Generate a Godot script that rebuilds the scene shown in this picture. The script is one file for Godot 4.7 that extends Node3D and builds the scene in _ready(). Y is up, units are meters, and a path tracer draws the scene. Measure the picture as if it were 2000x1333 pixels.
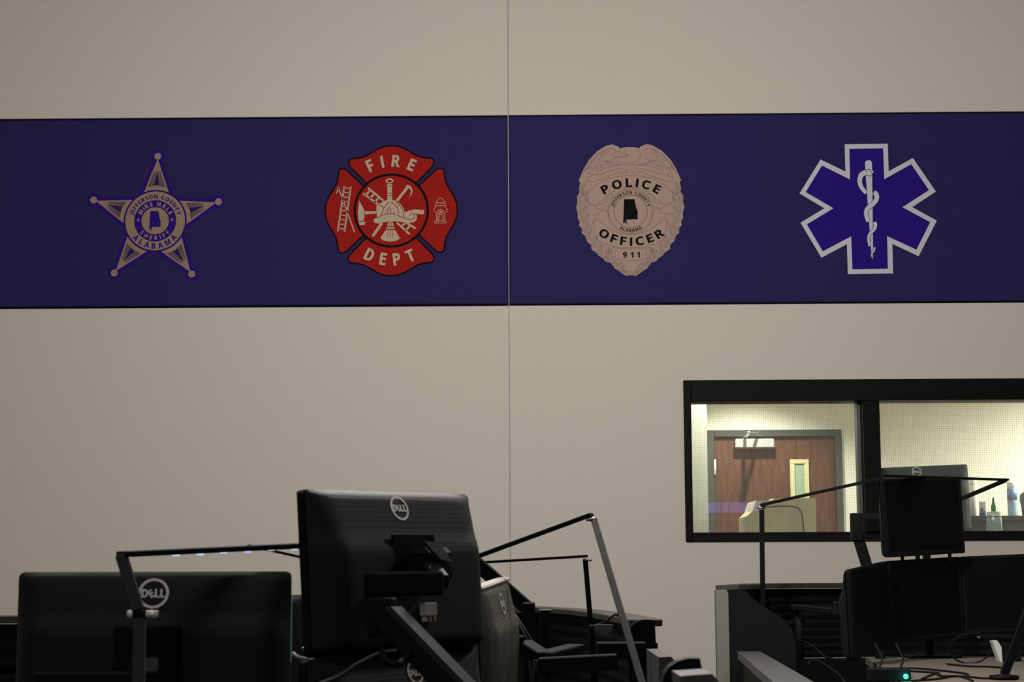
extends Node3D
# A dim dispatch room: fabric wall with a blue band of four emblems, an inner window to a lit office, consoles with monitors and task lamps.

var M := {}
var taken := {}
var glyphs := {}

func _ready():
	# ---- camera, air, exposure
	var cam := Camera3D.new()
	cam.name = "camera"
	cam.position = Vector3(0, 1.18, 0)
	cam.basis = Basis(Vector3.UP, deg_to_rad(0.6)) * Basis(Vector3.RIGHT, atan(454.0 / 3600.0)) * Basis(Vector3.BACK, -0.0048)
	cam.fov = rad_to_deg(2.0 * atan(666.5 / 3600.0))
	cam.near = 0.05
	cam.far = 100.0
	var lens := CameraAttributesPhysical.new()
	lens.frustum_focal_length = 64.8
	lens.frustum_focus_distance = 10.0
	lens.exposure_aperture = 13.0
	lens.frustum_near = 0.05
	lens.frustum_far = 100.0
	cam.attributes = lens
	add_child(cam)
	cam.current = true
	var we := WorldEnvironment.new()
	we.name = "world_environment"
	var env := Environment.new()
	env.background_mode = Environment.BG_COLOR
	env.background_color = Color(0, 0, 0)
	env.tonemap_mode = Environment.TONE_MAPPER_LINEAR
	env.tonemap_exposure = 1.0
	env.sdfgi_enabled = true
	env.ssao_enabled = true
	env.ssil_enabled = true
	we.environment = env
	add_child(we)

	materials()
	# ---- unseen lamps added to the dispatch room: a row of three pendants over the consoles and a ceiling panel nearer the camera, above the frame
	pendant(Vector3(0.12, 3.3, -6.0), 0.15, 8.4, Color(1.0, 0.977, 0.966), "round white pendant lamp added over the middle console")  # added; placed so the wall fades sideways like a lens vignette
	pendant(Vector3(1.95, 3.2, -5.5), 0.13, 1.7, Color(1.0, 0.977, 0.966), "smaller round white pendant lamp on the window side")
	pendant(Vector3(-1.95, 3.2, -5.5), 0.13, 1.6, Color(1.0, 0.977, 0.966), "smaller round white pendant lamp added on the star emblem side")  # added to even out the wall against the window-side lamp
	fill_panel(Vector3(-1.0, 4.97, -0.6), Vector2(2.4, 1.2), 4.2, "added long white fill panel on the ceiling above the photographer's row")
	# ---- lamps of the office behind the window
	downlight(Vector3(1.515, 2.75, -12.25), 4.4, 62.0, "round recessed ceiling light in front of the brown office door")
	downlight(Vector3(4.25, 2.75, -11.8), 9.5, 80.0, "round recessed ceiling light over the shelf of bottles")

	room()
	office()
	window_wall()
	emblems()
	console_near()
	console_middle()
	console_right()
	office_things()


# ---------------------------------------------------------------- helpers
func numbered(called):
	if not taken.has(called):
		taken[called] = 0
		return called
	taken[called] += 1
	return "%s_%03d" % [called, taken[called]]

func mk(called, c, rough = 0.6, metal = 0.0):
	var m := StandardMaterial3D.new()
	m.albedo_color = c
	m.roughness = rough
	m.metallic = metal
	M[called] = m
	return m

func noise_tex(freq, lo, hi, seed_n, size = 512, fractal = 4):
	var n := FastNoiseLite.new()
	n.seed = seed_n
	n.noise_type = FastNoiseLite.TYPE_SIMPLEX
	n.frequency = freq
	n.fractal_octaves = fractal
	var g := Gradient.new()
	g.set_color(0, lo)
	g.set_color(1, hi)
	var t := NoiseTexture2D.new()
	t.width = size
	t.height = size
	t.seamless = true
	t.noise = n
	t.color_ramp = g
	return t

func triplanar(m, tex, scale, world = true):
	m.albedo_texture = tex
	m.uv1_triplanar = true
	m.uv1_world_triplanar = world
	m.uv1_scale = Vector3.ONE * scale

func weave(seed_n, strength):
	# plain woven cloth: warp and weft threads of uneven tone
	var rng := RandomNumberGenerator.new()
	rng.seed = seed_n
	var n := 256
	var im := Image.create(n, n, false, Image.FORMAT_RGB8)
	var rowv := []
	var colv := []
	for i in n:
		rowv.append(rng.randf())
		colv.append(rng.randf())
	for y in n:
		for x in n:
			var over: bool = (int(x / 2) + int(y / 2)) % 2 == 0
			var v: float = (rowv[y] if over else colv[x]) * 0.6 + rng.randf() * 0.4
			v = 1.0 - strength * v
			im.set_pixel(x, y, Color(v, v, v))
	return ImageTexture.create_from_image(im)

func ribs():
	# fine horizontal ribs moulded in monitor backs
	var im := Image.create(64, 64, false, Image.FORMAT_RGB8)
	for y in 64:
		var v: float = 0.5 + 0.5 * sin(TAU * y / 16.0)
		for x in 64:
			im.set_pixel(x, y, Color(v, v, v))
	im.bump_map_to_normal_map(4.0)
	return ImageTexture.create_from_image(im)

func wood(seed_n, a, b):
	var t = noise_tex(0.006, a, b, seed_n, 512, 5)
	return t

func materials():
	var m = mk("cream", Color(0.845, 0.825, 0.775), 0.95)
	triplanar(m, weave(3, 0.045), 2.2)
	m = mk("blue", Color(0.20, 0.175, 0.375), 0.9)
	triplanar(m, weave(5, 0.12), 2.2)
	mk("shade_black", Color(0.045, 0.04, 0.06), 0.9)  # near-black for the shade lines round the blue panels
	mk("wall_paint", Color(0.60, 0.585, 0.55), 0.9)
	mk("ceiling", Color(0.55, 0.545, 0.53), 0.95)
	m = mk("carpet", Color(0.20, 0.19, 0.19), 1.0)
	triplanar(m, noise_tex(0.09, Color(0.7, 0.7, 0.7), Color(1, 1, 1), 8), 0.8)
	mk("office_wall", Color(0.88, 0.875, 0.83), 0.85)
	mk("office_ceiling", Color(0.85, 0.85, 0.83), 0.95)
	mk("office_floor", Color(0.42, 0.39, 0.35), 0.9)
	mk("dark_bronze", Color(0.062, 0.060, 0.054), 0.55, 0.1)
	mk("bead", Color(0.085, 0.083, 0.075), 0.45, 0.1)
	mk("door_frame", Color(0.24, 0.23, 0.21), 0.5)
	m = mk("door_wood", Color(0.39, 0.225, 0.125), 0.5)
	triplanar(m, noise_tex(0.012, Color(0.72, 0.68, 0.66), Color(1, 1, 1), 11), 1.6)
	m.uv1_scale = Vector3(3.2, 0.5, 3.2)
	mk("lite_frame", Color(0.78, 0.76, 0.58), 0.5)
	mk("aluminium", Color(0.80, 0.80, 0.80), 0.38, 0.55)
	mk("lit_edge_pale", Color(0.72, 0.69, 0.64), 0.5)  # pale tone standing for light on a monitor's top edge
	mk("pin_silver", Color(0.9, 0.89, 0.88), 0.35, 0.3)
	mk("steel", Color(0.82, 0.82, 0.82), 0.22, 1.0)
	m = mk("glass", Color(0.85, 0.92, 0.88, 0.06), 0.0)
	m.transparency = BaseMaterial3D.TRANSPARENCY_ALPHA
	m = mk("frosted", Color(0.60, 0.66, 0.58), 0.25)
	mk("wire", Color(0.30, 0.30, 0.27), 0.5, 0.5)
	# prints
	mk("print_tan", Color(0.60, 0.51, 0.42), 0.8)
	mk("print_glow", Color(0.175, 0.09, 0.47), 0.8)
	mk("print_royal", Color(0.185, 0.09, 0.49), 0.8)
	mk("print_red", Color(0.62, 0.125, 0.105), 0.75)
	mk("print_black", Color(0.07, 0.065, 0.075), 0.7)
	mk("print_beige", Color(0.725, 0.66, 0.56), 0.8)
	mk("print_shield", Color(0.68, 0.58, 0.525), 0.8)
	mk("print_line", Color(0.49, 0.40, 0.375), 0.8)
	mk("print_white", Color(0.79, 0.79, 0.82), 0.8)
	mk("print_navy", Color(0.16, 0.13, 0.33), 0.8)
	# plastics and metals of the consoles
	m = mk("black_plastic", Color(0.072, 0.072, 0.075), 0.6)
	m = mk("ribbed_plastic", Color(0.066, 0.066, 0.066), 0.62)
	m.normal_enabled = true
	m.normal_texture = ribs()
	m.normal_scale = 0.35
	m.uv1_triplanar = true
	m.uv1_scale = Vector3.ONE * 88.0
	m = mk("grey_shell", Color(0.25, 0.25, 0.215), 0.5)
	m.normal_enabled = true
	m.normal_texture = M["ribbed_plastic"].normal_texture
	m.normal_scale = 0.35
	m.uv1_triplanar = true
	m.uv1_scale = Vector3.ONE * 88.0
	mk("screen", Color(0.02, 0.02, 0.022), 0.6)
	mk("bezel", Color(0.06, 0.06, 0.063), 0.6)
	mk("arm_metal", Color(0.085, 0.087, 0.09), 0.6, 0.0)
	mk("lamp_metal", Color(0.06, 0.06, 0.066), 0.6, 0.0)
	M["ribbed_plastic"].metallic_specular = 0.36
	mk("lamp_metal_part_lit", Color(0.125, 0.125, 0.128), 0.55)  # lamp metal lightened as if partly lit
	mk("lamp_metal_lit", Color(0.2, 0.198, 0.2), 0.55)  # the same lamp metal, lightened further to look lit
	mk("logo", Color(0.86, 0.85, 0.86), 0.35, 0.2)
	mk("slat", Color(0.05, 0.047, 0.043), 0.7)
	mk("cap", Color(0.20, 0.185, 0.16), 0.65)
	mk("fin", Color(0.075, 0.077, 0.08), 0.65)
	mk("grey_laminate", Color(0.27, 0.27, 0.26), 0.65)
	mk("side_laminate", Color(0.44, 0.44, 0.40), 0.6)
	m = mk("desk", Color(0.44, 0.41, 0.36), 0.7)
	triplanar(m, noise_tex(0.06, Color(0.9, 0.9, 0.9), Color(1, 1, 1), 21), 2.0)
	mk("base_dark", Color(0.065, 0.065, 0.065), 0.85)
	mk("cable", Color(0.08, 0.08, 0.08), 0.6)
	mk("grey_cable", Color(0.30, 0.30, 0.30), 0.5)
	mk("connector", Color(0.72, 0.71, 0.69), 0.5)
	mk("white_plastic", Color(0.82, 0.82, 0.80), 0.45)
	mk("silver_plastic", Color(0.34, 0.34, 0.35), 0.5, 0.1)
	mk("cloth_dark", Color(0.16, 0.145, 0.13), 0.95)
	# office things
	mk("machine_beige", Color(0.74, 0.71, 0.56), 0.6)
	mk("machine_line", Color(0.17, 0.18, 0.16), 0.6)
	mk("shelf_wood", Color(0.20, 0.145, 0.135), 0.5)
	mk("tub_white", Color(0.90, 0.90, 0.87), 0.5)
	mk("can_white", Color(0.80, 0.82, 0.86), 0.4)
	mk("can_blue", Color(0.25, 0.40, 0.68), 0.4)
	mk("can_red", Color(0.72, 0.22, 0.22), 0.4)
	mk("label_pale_blue", Color(0.62, 0.76, 0.85), 0.4)
	mk("label_blue", Color(0.45, 0.60, 0.80), 0.4)
	mk("green_plastic", Color(0.16, 0.58, 0.20), 0.4)
	m = mk("clear_plastic", Color(0.72, 0.80, 0.76, 0.62), 0.15)
	m.transparency = BaseMaterial3D.TRANSPARENCY_ALPHA
	for n in ["dark_bronze", "bead", "black_plastic", "screen", "bezel", "slat", "fin", "base_dark", "cable", "lamp_metal", "arm_metal"]:
		M[n].metallic_specular = 0.22
	for n in ["blue", "print_tan", "print_glow", "print_royal", "print_red", "print_black", "print_navy", "shade_black"]:
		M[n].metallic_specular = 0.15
	m = mk("led_white", Color(0.9, 0.92, 1.0), 0.4)
	m.emission_enabled = true
	m.emission = Color(0.80, 0.84, 1.0)
	m.emission_energy_multiplier = 1.0
	m = mk("led_cyan", Color(0.3, 1.0, 0.85), 0.4)
	m.emission_enabled = true
	m.emission = Color(0.25, 0.95, 0.78)
	m.emission_energy_multiplier = 0.9
	m = mk("violet_panel", Color(0.2, 0.2, 0.3), 0.4)
	m.emission_enabled = true
	m.emission = Color(0.62, 0.56, 1.0)
	m.emission_energy_multiplier = 1.3
	m = mk("screen_glow", Color(0.1, 0.25, 0.25), 0.4)  # emission for the screen glow on the left monitor's edge
	m.emission_enabled = true
	m.emission = Color(0.16, 0.40, 0.36)
	m.emission_energy_multiplier = 1.0

func tag(o, label, category, group = ""):
	o.set_meta("label", label)
	o.set_meta("category", category)
	if group:
		o.set_meta("group", group)
	return o

func thing(called, label, category, at = Vector3.ZERO, group = ""):
	var o := Node3D.new()
	o.name = numbered(called)
	o.position = at
	add_child(o)
	return tag(o, label, category, group)

func sub(called, parent, at):
	# a part made of several pieces; «at» is in the scene's metres
	var o := Node3D.new()
	o.name = called
	o.position = at - parent.position
	parent.add_child(o, true)
	return o

func structure(o):
	o.set_meta("kind", "structure")
	return o

func group_node(called, at = Vector3.ZERO):
	var o := Node3D.new()
	o.name = numbered(called)
	o.position = at
	add_child(o)
	return structure(o)

func stn(smooth = false):
	var st := SurfaceTool.new()
	st.begin(Mesh.PRIMITIVE_TRIANGLES)
	st.set_smooth_group(0 if smooth else -1)
	return st

func part(called, st, m, parent = self):
	st.generate_normals()
	var o := MeshInstance3D.new()
	o.name = called if parent != self else numbered(called)
	o.mesh = st.commit()
	o.material_override = null
	o.mesh.surface_set_material(0, m)
	o.cast_shadow = GeometryInstance3D.SHADOW_CASTING_SETTING_ON
	parent.add_child(o, true)
	return o

func face(st, pts, n):
	var c: Vector3 = (pts[1] - pts[0]).cross(pts[2] - pts[0])
	var flip: bool = c.dot(n) > 0.0
	for i in range(1, pts.size() - 1):
		st.add_vertex(pts[0])
		if flip:
			st.add_vertex(pts[i + 1])
			st.add_vertex(pts[i])
		else:
			st.add_vertex(pts[i])
			st.add_vertex(pts[i + 1])

func box(st, c, s, bev = 0.0, b = Basis()):
	var h: Vector3 = s * 0.5
	var v: float = minf(bev, minf(h.x, minf(h.y, h.z)) * 0.95)
	for ax in 3:
		var a1: int = (ax + 1) % 3
		var a2: int = (ax + 2) % 3
		for sg in [-1.0, 1.0]:
			var q := []
			for k in [[-1, -1], [1, -1], [1, 1], [-1, 1]]:
				var p := Vector3()
				p[ax] = sg * h[ax]
				p[a1] = k[0] * (h[a1] - v)
				p[a2] = k[1] * (h[a2] - v)
				q.append(c + b * p)
			var n := Vector3()
			n[ax] = sg
			face(st, q, b * n)
			if v > 0.0:
				for s2 in [-1.0, 1.0]:
					var e := []
					for k in [[0, -1], [0, 1], [1, 1], [1, -1]]:
						var p := Vector3()
						p[ax] = sg * (h[ax] - (v if k[0] == 1 else 0.0))
						p[a1] = s2 * (h[a1] - (0.0 if k[0] == 1 else v))
						p[a2] = k[1] * (h[a2] - v)
						e.append(c + b * p)
					var n2 := Vector3()
					n2[ax] = sg
					n2[a1] = s2
					face(st, e, b * n2)
	if v > 0.0:
		for sx in [-1.0, 1.0]:
			for sy in [-1.0, 1.0]:
				for sz in [-1.0, 1.0]:
					var n := Vector3(sx, sy, sz)
					face(st, [c + b * (n * Vector3(h.x, h.y - v, h.z - v)), c + b * (n * Vector3(h.x - v, h.y, h.z - v)), c + b * (n * Vector3(h.x - v, h.y - v, h.z))], b * n)

func span(st, lo, hi, bev = 0.0):
	box(st, (lo + hi) * 0.5, hi - lo, bev)

func beam(st, a, b, w, h, bev = 0.002, up = Vector3.UP):
	# a rectangular bar from a to b: w across, h along «up»
	var d: Vector3 = (b - a).normalized()
	var x: Vector3 = up.cross(d).normalized()
	var y: Vector3 = d.cross(x)
	box(st, (a + b) * 0.5, Vector3(w, h, (b - a).length()), bev, Basis(x, y, d))

func tube(st, path, r, sides = 8):
	var rings := []
	var n: int = path.size()
	var u := Vector3.UP
	for i in n:
		var d: Vector3 = (path[mini(i + 1, n - 1)] - path[maxi(i - 1, 0)]).normalized()
		if i == 0 and absf(d.dot(u)) > 0.9:
			u = Vector3.RIGHT
		u = (u - d * u.dot(d)).normalized()
		var v: Vector3 = d.cross(u)
		var ring := []
		for k in sides:
			var a: float = TAU * k / sides
			ring.append(path[i] + (u * cos(a) + v * sin(a)) * r)
		rings.append(ring)
	for i in n - 1:
		for k in sides:
			var k2: int = (k + 1) % sides
			var q := [rings[i][k], rings[i][k2], rings[i + 1][k2], rings[i + 1][k]]
			face(st, q, (q[0] + q[2]) * 0.5 - (path[i] + path[i + 1]) * 0.5)
	face(st, rings[0], path[0] - path[1])
	face(st, rings[n - 1], path[n - 1] - path[n - 2])

func curve(pts, steps = 8):
	var out := []
	var n: int = pts.size()
	for i in n - 1:
		for k in steps:
			out.append(pts[i].cubic_interpolate(pts[i + 1], pts[maxi(i - 1, 0)], pts[mini(i + 2, n - 1)], float(k) / steps))
	out.append(pts[n - 1])
	return out

func lathe(st, prof, at = Vector3.ZERO, seg = 24, b = Basis()):
	# prof: Vector2(radius, height) from bottom to top
	for i in prof.size() - 1:
		var p: Vector2 = prof[i]
		var q: Vector2 = prof[i + 1]
		for k in seg:
			var a0: float = TAU * k / seg
			var a1: float = TAU * (k + 1) / seg
			var d0 := Vector3(cos(a0), 0, sin(a0))
			var d1 := Vector3(cos(a1), 0, sin(a1))
			var nrm: Vector3 = (d0 + d1) * 0.5 * (q.y - p.y) + Vector3.UP * (p.x - q.x)
			var pts := []
			for v in [d0 * p.x + Vector3.UP * p.y, d1 * p.x + Vector3.UP * p.y, d1 * q.x + Vector3.UP * q.y, d0 * q.x + Vector3.UP * q.y]:
				pts.append(at + b * v)
			if p.x < 1e-5:
				pts.remove_at(1)
			elif q.x < 1e-5:
				pts.remove_at(3)
			face(st, pts, b * nrm)

func poly_area(p):
	var a := 0.0
	for i in p.size():
		var q: Vector2 = p[(i + 1) % p.size()]
		a += p[i].x * q.y - p[i].y * q.x
	return a * 0.5

func flat(st, poly, z, xf = Transform3D()):
	var pv := PackedVector2Array(poly)
	var t := Geometry2D.triangulate_polygon(pv)
	for i in range(0, t.size(), 3):
		var q := []
		for k in 3:
			var p: Vector2 = pv[t[i + k]]
			q.append(xf * Vector3(p.x, p.y, z))
		face(st, q, xf.basis.z)

func prism(st, poly, z0, z1, xf = Transform3D()):
	var p := []
	for v in poly:
		p.append(v)
	if poly_area(p) < 0.0:
		p.reverse()
	flat(st, p, z1, xf)
	var pv := PackedVector2Array(p)
	var t := Geometry2D.triangulate_polygon(pv)
	for i in range(0, t.size(), 3):
		face(st, [xf * Vector3(p[t[i]].x, p[t[i]].y, z0), xf * Vector3(p[t[i + 1]].x, p[t[i + 1]].y, z0), xf * Vector3(p[t[i + 2]].x, p[t[i + 2]].y, z0)], -xf.basis.z)
	for i in p.size():
		var a: Vector2 = p[i]
		var b: Vector2 = p[(i + 1) % p.size()]
		var nrm: Vector3 = xf.basis * Vector3(b.y - a.y, a.x - b.x, 0)
		face(st, [xf * Vector3(a.x, a.y, z0), xf * Vector3(b.x, b.y, z0), xf * Vector3(b.x, b.y, z1), xf * Vector3(a.x, a.y, z1)], nrm)

func disc(c, r, seg = 48):
	var p := []
	for k in seg:
		p.append(c + Vector2.from_angle(TAU * k / seg) * r)
	return p

func ellipse(c, rx, ry, turn = 0.0, seg = 28):
	var p := []
	for k in seg:
		var a: float = TAU * k / seg
		p.append(c + Vector2(cos(a) * rx, sin(a) * ry).rotated(turn))
	return p

func stroke(st, pts, w0, z, w1 = -1.0, closed = false):
	# a printed line of width w0 (to w1)
	var n: int = pts.size()
	if w1 < 0.0:
		w1 = w0
	var l := []
	var r := []
	for i in n:
		var a: Vector2 = pts[(i - 1 + n) % n] if closed else pts[maxi(i - 1, 0)]
		var b: Vector2 = pts[(i + 1) % n] if closed else pts[mini(i + 1, n - 1)]
		var d: Vector2 = (b - a).normalized().orthogonal() * lerpf(w0, w1, float(i) / maxi(n - 1, 1)) * 0.5
		l.append(pts[i] + d)
		r.append(pts[i] - d)
	for i in (n if closed else n - 1):
		var j: int = (i + 1) % n
		face(st, [Vector3(l[i].x, l[i].y, z), Vector3(r[i].x, r[i].y, z), Vector3(r[j].x, r[j].y, z), Vector3(l[j].x, l[j].y, z)], Vector3.BACK)

func curve2(pts, steps = 6):
	var out := []
	var n: int = pts.size()
	for i in n - 1:
		for k in steps:
			out.append(pts[i].cubic_interpolate(pts[i + 1], pts[maxi(i - 1, 0)], pts[mini(i + 2, n - 1)], float(k) / steps))
	out.append(pts[n - 1])
	return out

func glyph(ch):
	if not glyphs.has(ch):
		if not glyphs.has("font"):
			var f := SystemFont.new()
			f.font_names = PackedStringArray(["Droid Sans"])
			f.font_weight = 700
			var bold := FontVariation.new()
			bold.base_font = f
			bold.variation_embolden = 0.45
			glyphs["font"] = bold
		var tm := TextMesh.new()
		tm.font = glyphs["font"]
		tm.font_size = 64
		tm.pixel_size = 0.01
		tm.depth = 0.0
		tm.curve_step = 1.0
		tm.text = ch
		glyphs[ch] = tm
	return glyphs[ch]

func letter(st, ch, xf):
	# a capital letter: baseline at y 0, cap height 1, centred on x 0
	if ch == "I":
		var bar := []
		for p in [Vector3(-0.115, 0, 0), Vector3(0.115, 0, 0), Vector3(0.115, 1, 0), Vector3(-0.115, 1, 0)]:
			bar.append(xf * p)
		face(st, bar, xf.basis.z)
		return 0.23
	var hb: AABB = glyph("H").get_aabb()
	var g = glyph(ch)
	var gb: AABB = g.get_aabb()
	var k: float = 1.0 / hb.size.y
	var fix := Transform3D(Basis.from_scale(Vector3(k, k, k)), Vector3(-(gb.position.x + gb.size.x * 0.5) * k, -hb.position.y * k, 0))
	var arr = g.surface_get_arrays(0)
	var v = arr[Mesh.ARRAY_VERTEX]
	var ix = arr[Mesh.ARRAY_INDEX]
	var whole: Transform3D = xf * fix
	var zmin := 1e9
	for p in v:
		zmin = minf(zmin, p.z)
	var count: int = ix.size() if ix != null and ix.size() else v.size()
	for i in range(0, count, 3):
		var q := []
		for j in 3:
			var p: Vector3 = v[ix[i + j]] if ix != null and ix.size() else v[i + j]
			q.append(whole * Vector3(p.x, p.y, 0))
		if (q[1] - q[0]).cross(q[2] - q[0]).length_squared() > 1e-16:
			face(st, q, xf.basis.z)
	return gb.size.x * k

func letter_width(ch):
	if ch == " ":
		return 0.32
	if ch == "I":
		return 0.23
	return glyph(ch).get_aabb().size.x / glyph("H").get_aabb().size.y

func text_arc(st, s, c, r, a0, a1, cap, z, below = false, wide = 1.0):
	# letters along a circle of baseline radius r, spread evenly from angle a0 to a1 (degrees, counter-clockwise from +x)
	var ws := []
	var total := 0.0
	for ch in s:
		var w: float = letter_width(ch)
		ws.append(w)
		total += w
	var arc: float = absf(a0 - a1) * PI / 180.0
	var gap: float = (arc * r / (cap * wide) - total) / maxi(s.length() - 1, 1)
	var t := 0.0
	var full: float = total + gap * (s.length() - 1)
	for i in s.length():
		var u: float = (t + ws[i] * 0.5) / full
		t += ws[i] + gap
		if s[i] == " ":
			continue
		var a: float = deg_to_rad(lerpf(a0, a1, u))
		var dir := Vector2.from_angle(a)
		var up: Vector2 = -dir if below else dir
		var right := Vector2(up.y, -up.x)
		var p: Vector2 = c + dir * r
		letter(st, s[i], Transform3D(Vector3(right.x, right.y, 0) * cap * wide, Vector3(up.x, up.y, 0) * cap, Vector3.BACK, Vector3(p.x, p.y, z)))

func text_line(st, s, c, cap, z, width):
	var total := 0.0
	for ch in s:
		total += letter_width(ch)
	var gap: float = (width / cap - total) / maxi(s.length() - 1, 1)
	var x: float = -width * 0.5
	for ch in s:
		var w: float = letter_width(ch) * cap
		letter(st, ch, Transform3D(Basis.from_scale(Vector3(cap, cap, 1)), Vector3(c.x + x + w * 0.5, c.y - cap * 0.5, z)))
		x += w + gap * cap


# ---------------------------------------------------------------- lamps that light the rooms
func pendant(at, r, energy, tint, label):
	var t = thing("pendant_lamp", label, "pendant lamp", at)
	var g = stn(true)
	var prof := []
	for k in 17:
		var a: float = -PI / 2 + PI * k / 16.0
		prof.append(Vector2(cos(a) * r, sin(a) * r))
	prof[0].x = 0.0
	prof[16].x = 0.0
	lathe(g, prof, Vector3.ZERO, 24)
	var m := StandardMaterial3D.new()
	m.albedo_color = Color(0.95, 0.93, 0.9)
	m.emission_enabled = true
	m.emission = tint
	m.emission_energy_multiplier = 2.0
	part("globe", g, m, t)
	var s = stn()
	lathe(s, [Vector2(0.0, r * 0.94), Vector2(0.06, r * 0.94), Vector2(0.06, r + 0.05), Vector2(0.0, r + 0.05)])
	part("collar", s, M["dark_bronze"], t)
	s = stn(true)
	tube(s, [Vector3(0, r + 0.05, 0), Vector3(0, 5.0 - at.y - 0.02, 0)], 0.008)
	part("stem", s, M["dark_bronze"], t)
	s = stn()
	lathe(s, [Vector2(0, 5.0 - at.y - 0.03), Vector2(0.07, 5.0 - at.y - 0.03), Vector2(0.07, 5.0 - at.y), Vector2(0, 5.0 - at.y)])
	part("canopy", s, M["dark_bronze"], t)
	var l := OmniLight3D.new()
	l.name = "lamp_light"
	l.light_color = tint
	l.light_energy = energy
	l.light_size = r * 0.9
	l.omni_range = 40.0
	l.omni_attenuation = 2.0
	l.shadow_enabled = true
	t.add_child(l)

func fill_panel(at, size, energy, label):  # soft fill added overhead, out of view; the fixture is invented
	var t = thing("ceiling_fill", label, "ceiling light", at)
	var s = stn()
	for q in [[-1, 0], [1, 0], [0, -1], [0, 1]]:
		var c := Vector3(q[0] * (size.x * 0.5 + 0.02), 0.01, q[1] * (size.y * 0.5 + 0.02))
		box(s, c, Vector3(0.04 if q[0] else size.x + 0.08, 0.04, 0.04 if q[1] else size.y), 0.004)
	part("frame", s, M["white_plastic"], t)
	s = stn()
	box(s, Vector3(0, 0.012, 0), Vector3(size.x, 0.01, size.y))
	var m := StandardMaterial3D.new()
	m.albedo_color = Color(0.95, 0.95, 0.93)
	m.emission_enabled = true
	m.emission = Color(1.0, 0.977, 0.966)
	m.emission_energy_multiplier = 0.8
	part("diffuser", s, m, t)
	var l := AreaLight3D.new()
	l.name = "lamp_light"
	l.position = Vector3(0, -0.012, 0)
	l.basis = Basis(Vector3.RIGHT, -PI / 2)
	l.area_size = size
	l.light_color = Color(1.0, 0.977, 0.966)
	l.light_energy = energy
	l.area_range = 30.0
	l.area_attenuation = 2.0
	l.shadow_enabled = true
	t.add_child(l)

func downlight(at, energy, angle, label):
	var t = thing("recessed_light", label, "ceiling light", at)
	var s = stn(true)
	lathe(s, [Vector2(0.075, -0.004), Vector2(0.105, -0.004), Vector2(0.105, 0.0), Vector2(0.075, 0.0)], Vector3.ZERO, 32)
	part("trim_ring", s, M["white_plastic"], t)
	s = stn()
	lathe(s, [Vector2(0.0, -0.002), Vector2(0.074, -0.002), Vector2(0.074, -0.001), Vector2(0.0, -0.001)], Vector3.ZERO, 32)
	var m := StandardMaterial3D.new()
	m.albedo_color = Color(0.95, 0.95, 0.9)
	m.emission_enabled = true
	m.emission = Color(0.985, 0.985, 0.91)
	m.emission_energy_multiplier = 2.0
	part("lens", s, m, t)
	var l := SpotLight3D.new()
	l.name = "lamp_light"
	l.position = Vector3(0, -0.012, 0)
	l.basis = Basis(Vector3.RIGHT, -PI / 2)
	l.light_color = Color(0.985, 0.985, 0.91)
	l.light_energy = energy
	l.light_size = 0.03
	l.spot_angle = angle
	l.spot_angle_attenuation = 0.5
	l.spot_range = 20.0
	l.spot_attenuation = 2.0
	l.shadow_enabled = true
	t.add_child(l)


# ---------------------------------------------------------------- the dispatch room
func room():
	var s = stn()
	span(s, Vector3(-5.2, -0.2, -10.7), Vector3(5.2, 0.0, 3.2))
	structure(part("floor", s, M["carpet"]))
	s = stn()
	span(s, Vector3(-5.2, 5.0, -10.7), Vector3(5.2, 5.2, 3.2))
	structure(part("ceiling", s, M["ceiling"]))
	s = stn()
	span(s, Vector3(-5.2, 0, -10.7), Vector3(-5.0, 5.0, 3.2))
	structure(part("wall_left", s, M["wall_paint"]))
	s = stn()
	span(s, Vector3(5.0, 0, -10.7), Vector3(5.2, 5.0, 3.2))
	structure(part("wall_right", s, M["wall_paint"]))
	s = stn()
	span(s, Vector3(-5.0, 0, 3.0), Vector3(5.0, 5.0, 3.2))
	structure(part("wall_front", s, M["wall_paint"]))
	# the violet-blue display that the office window mirrors
	var t = thing("wall_display", "long narrow violet-blue display on the wall behind the photographer", "display", Vector3(2.64, 2.02, 2.985))
	s = stn()
	span(s, Vector3(-0.38, -0.09, -0.02), Vector3(0.38, 0.09, 0.014), 0.004)
	part("housing", s, M["black_plastic"], t)
	for q in [[-0.36, -0.19], [-0.16, -0.09], [-0.06, 0.17], [0.19, 0.36]]:
		s = stn()
		span(s, Vector3(q[0], -0.07, -0.023), Vector3(q[1], 0.07, -0.0195))
		part("lit_panel", s, M["violet_panel"], t)
	var l := AreaLight3D.new()
	l.name = "display_glow"
	l.position = Vector3(0, 0, -0.03)
	l.area_size = Vector2(0.72, 0.14)
	l.light_color = Color(0.62, 0.56, 1.0)
	l.light_energy = 0.025
	l.area_range = 30.0
	l.area_attenuation = 2.0
	l.shadow_enabled = true
	t.add_child(l)

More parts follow.
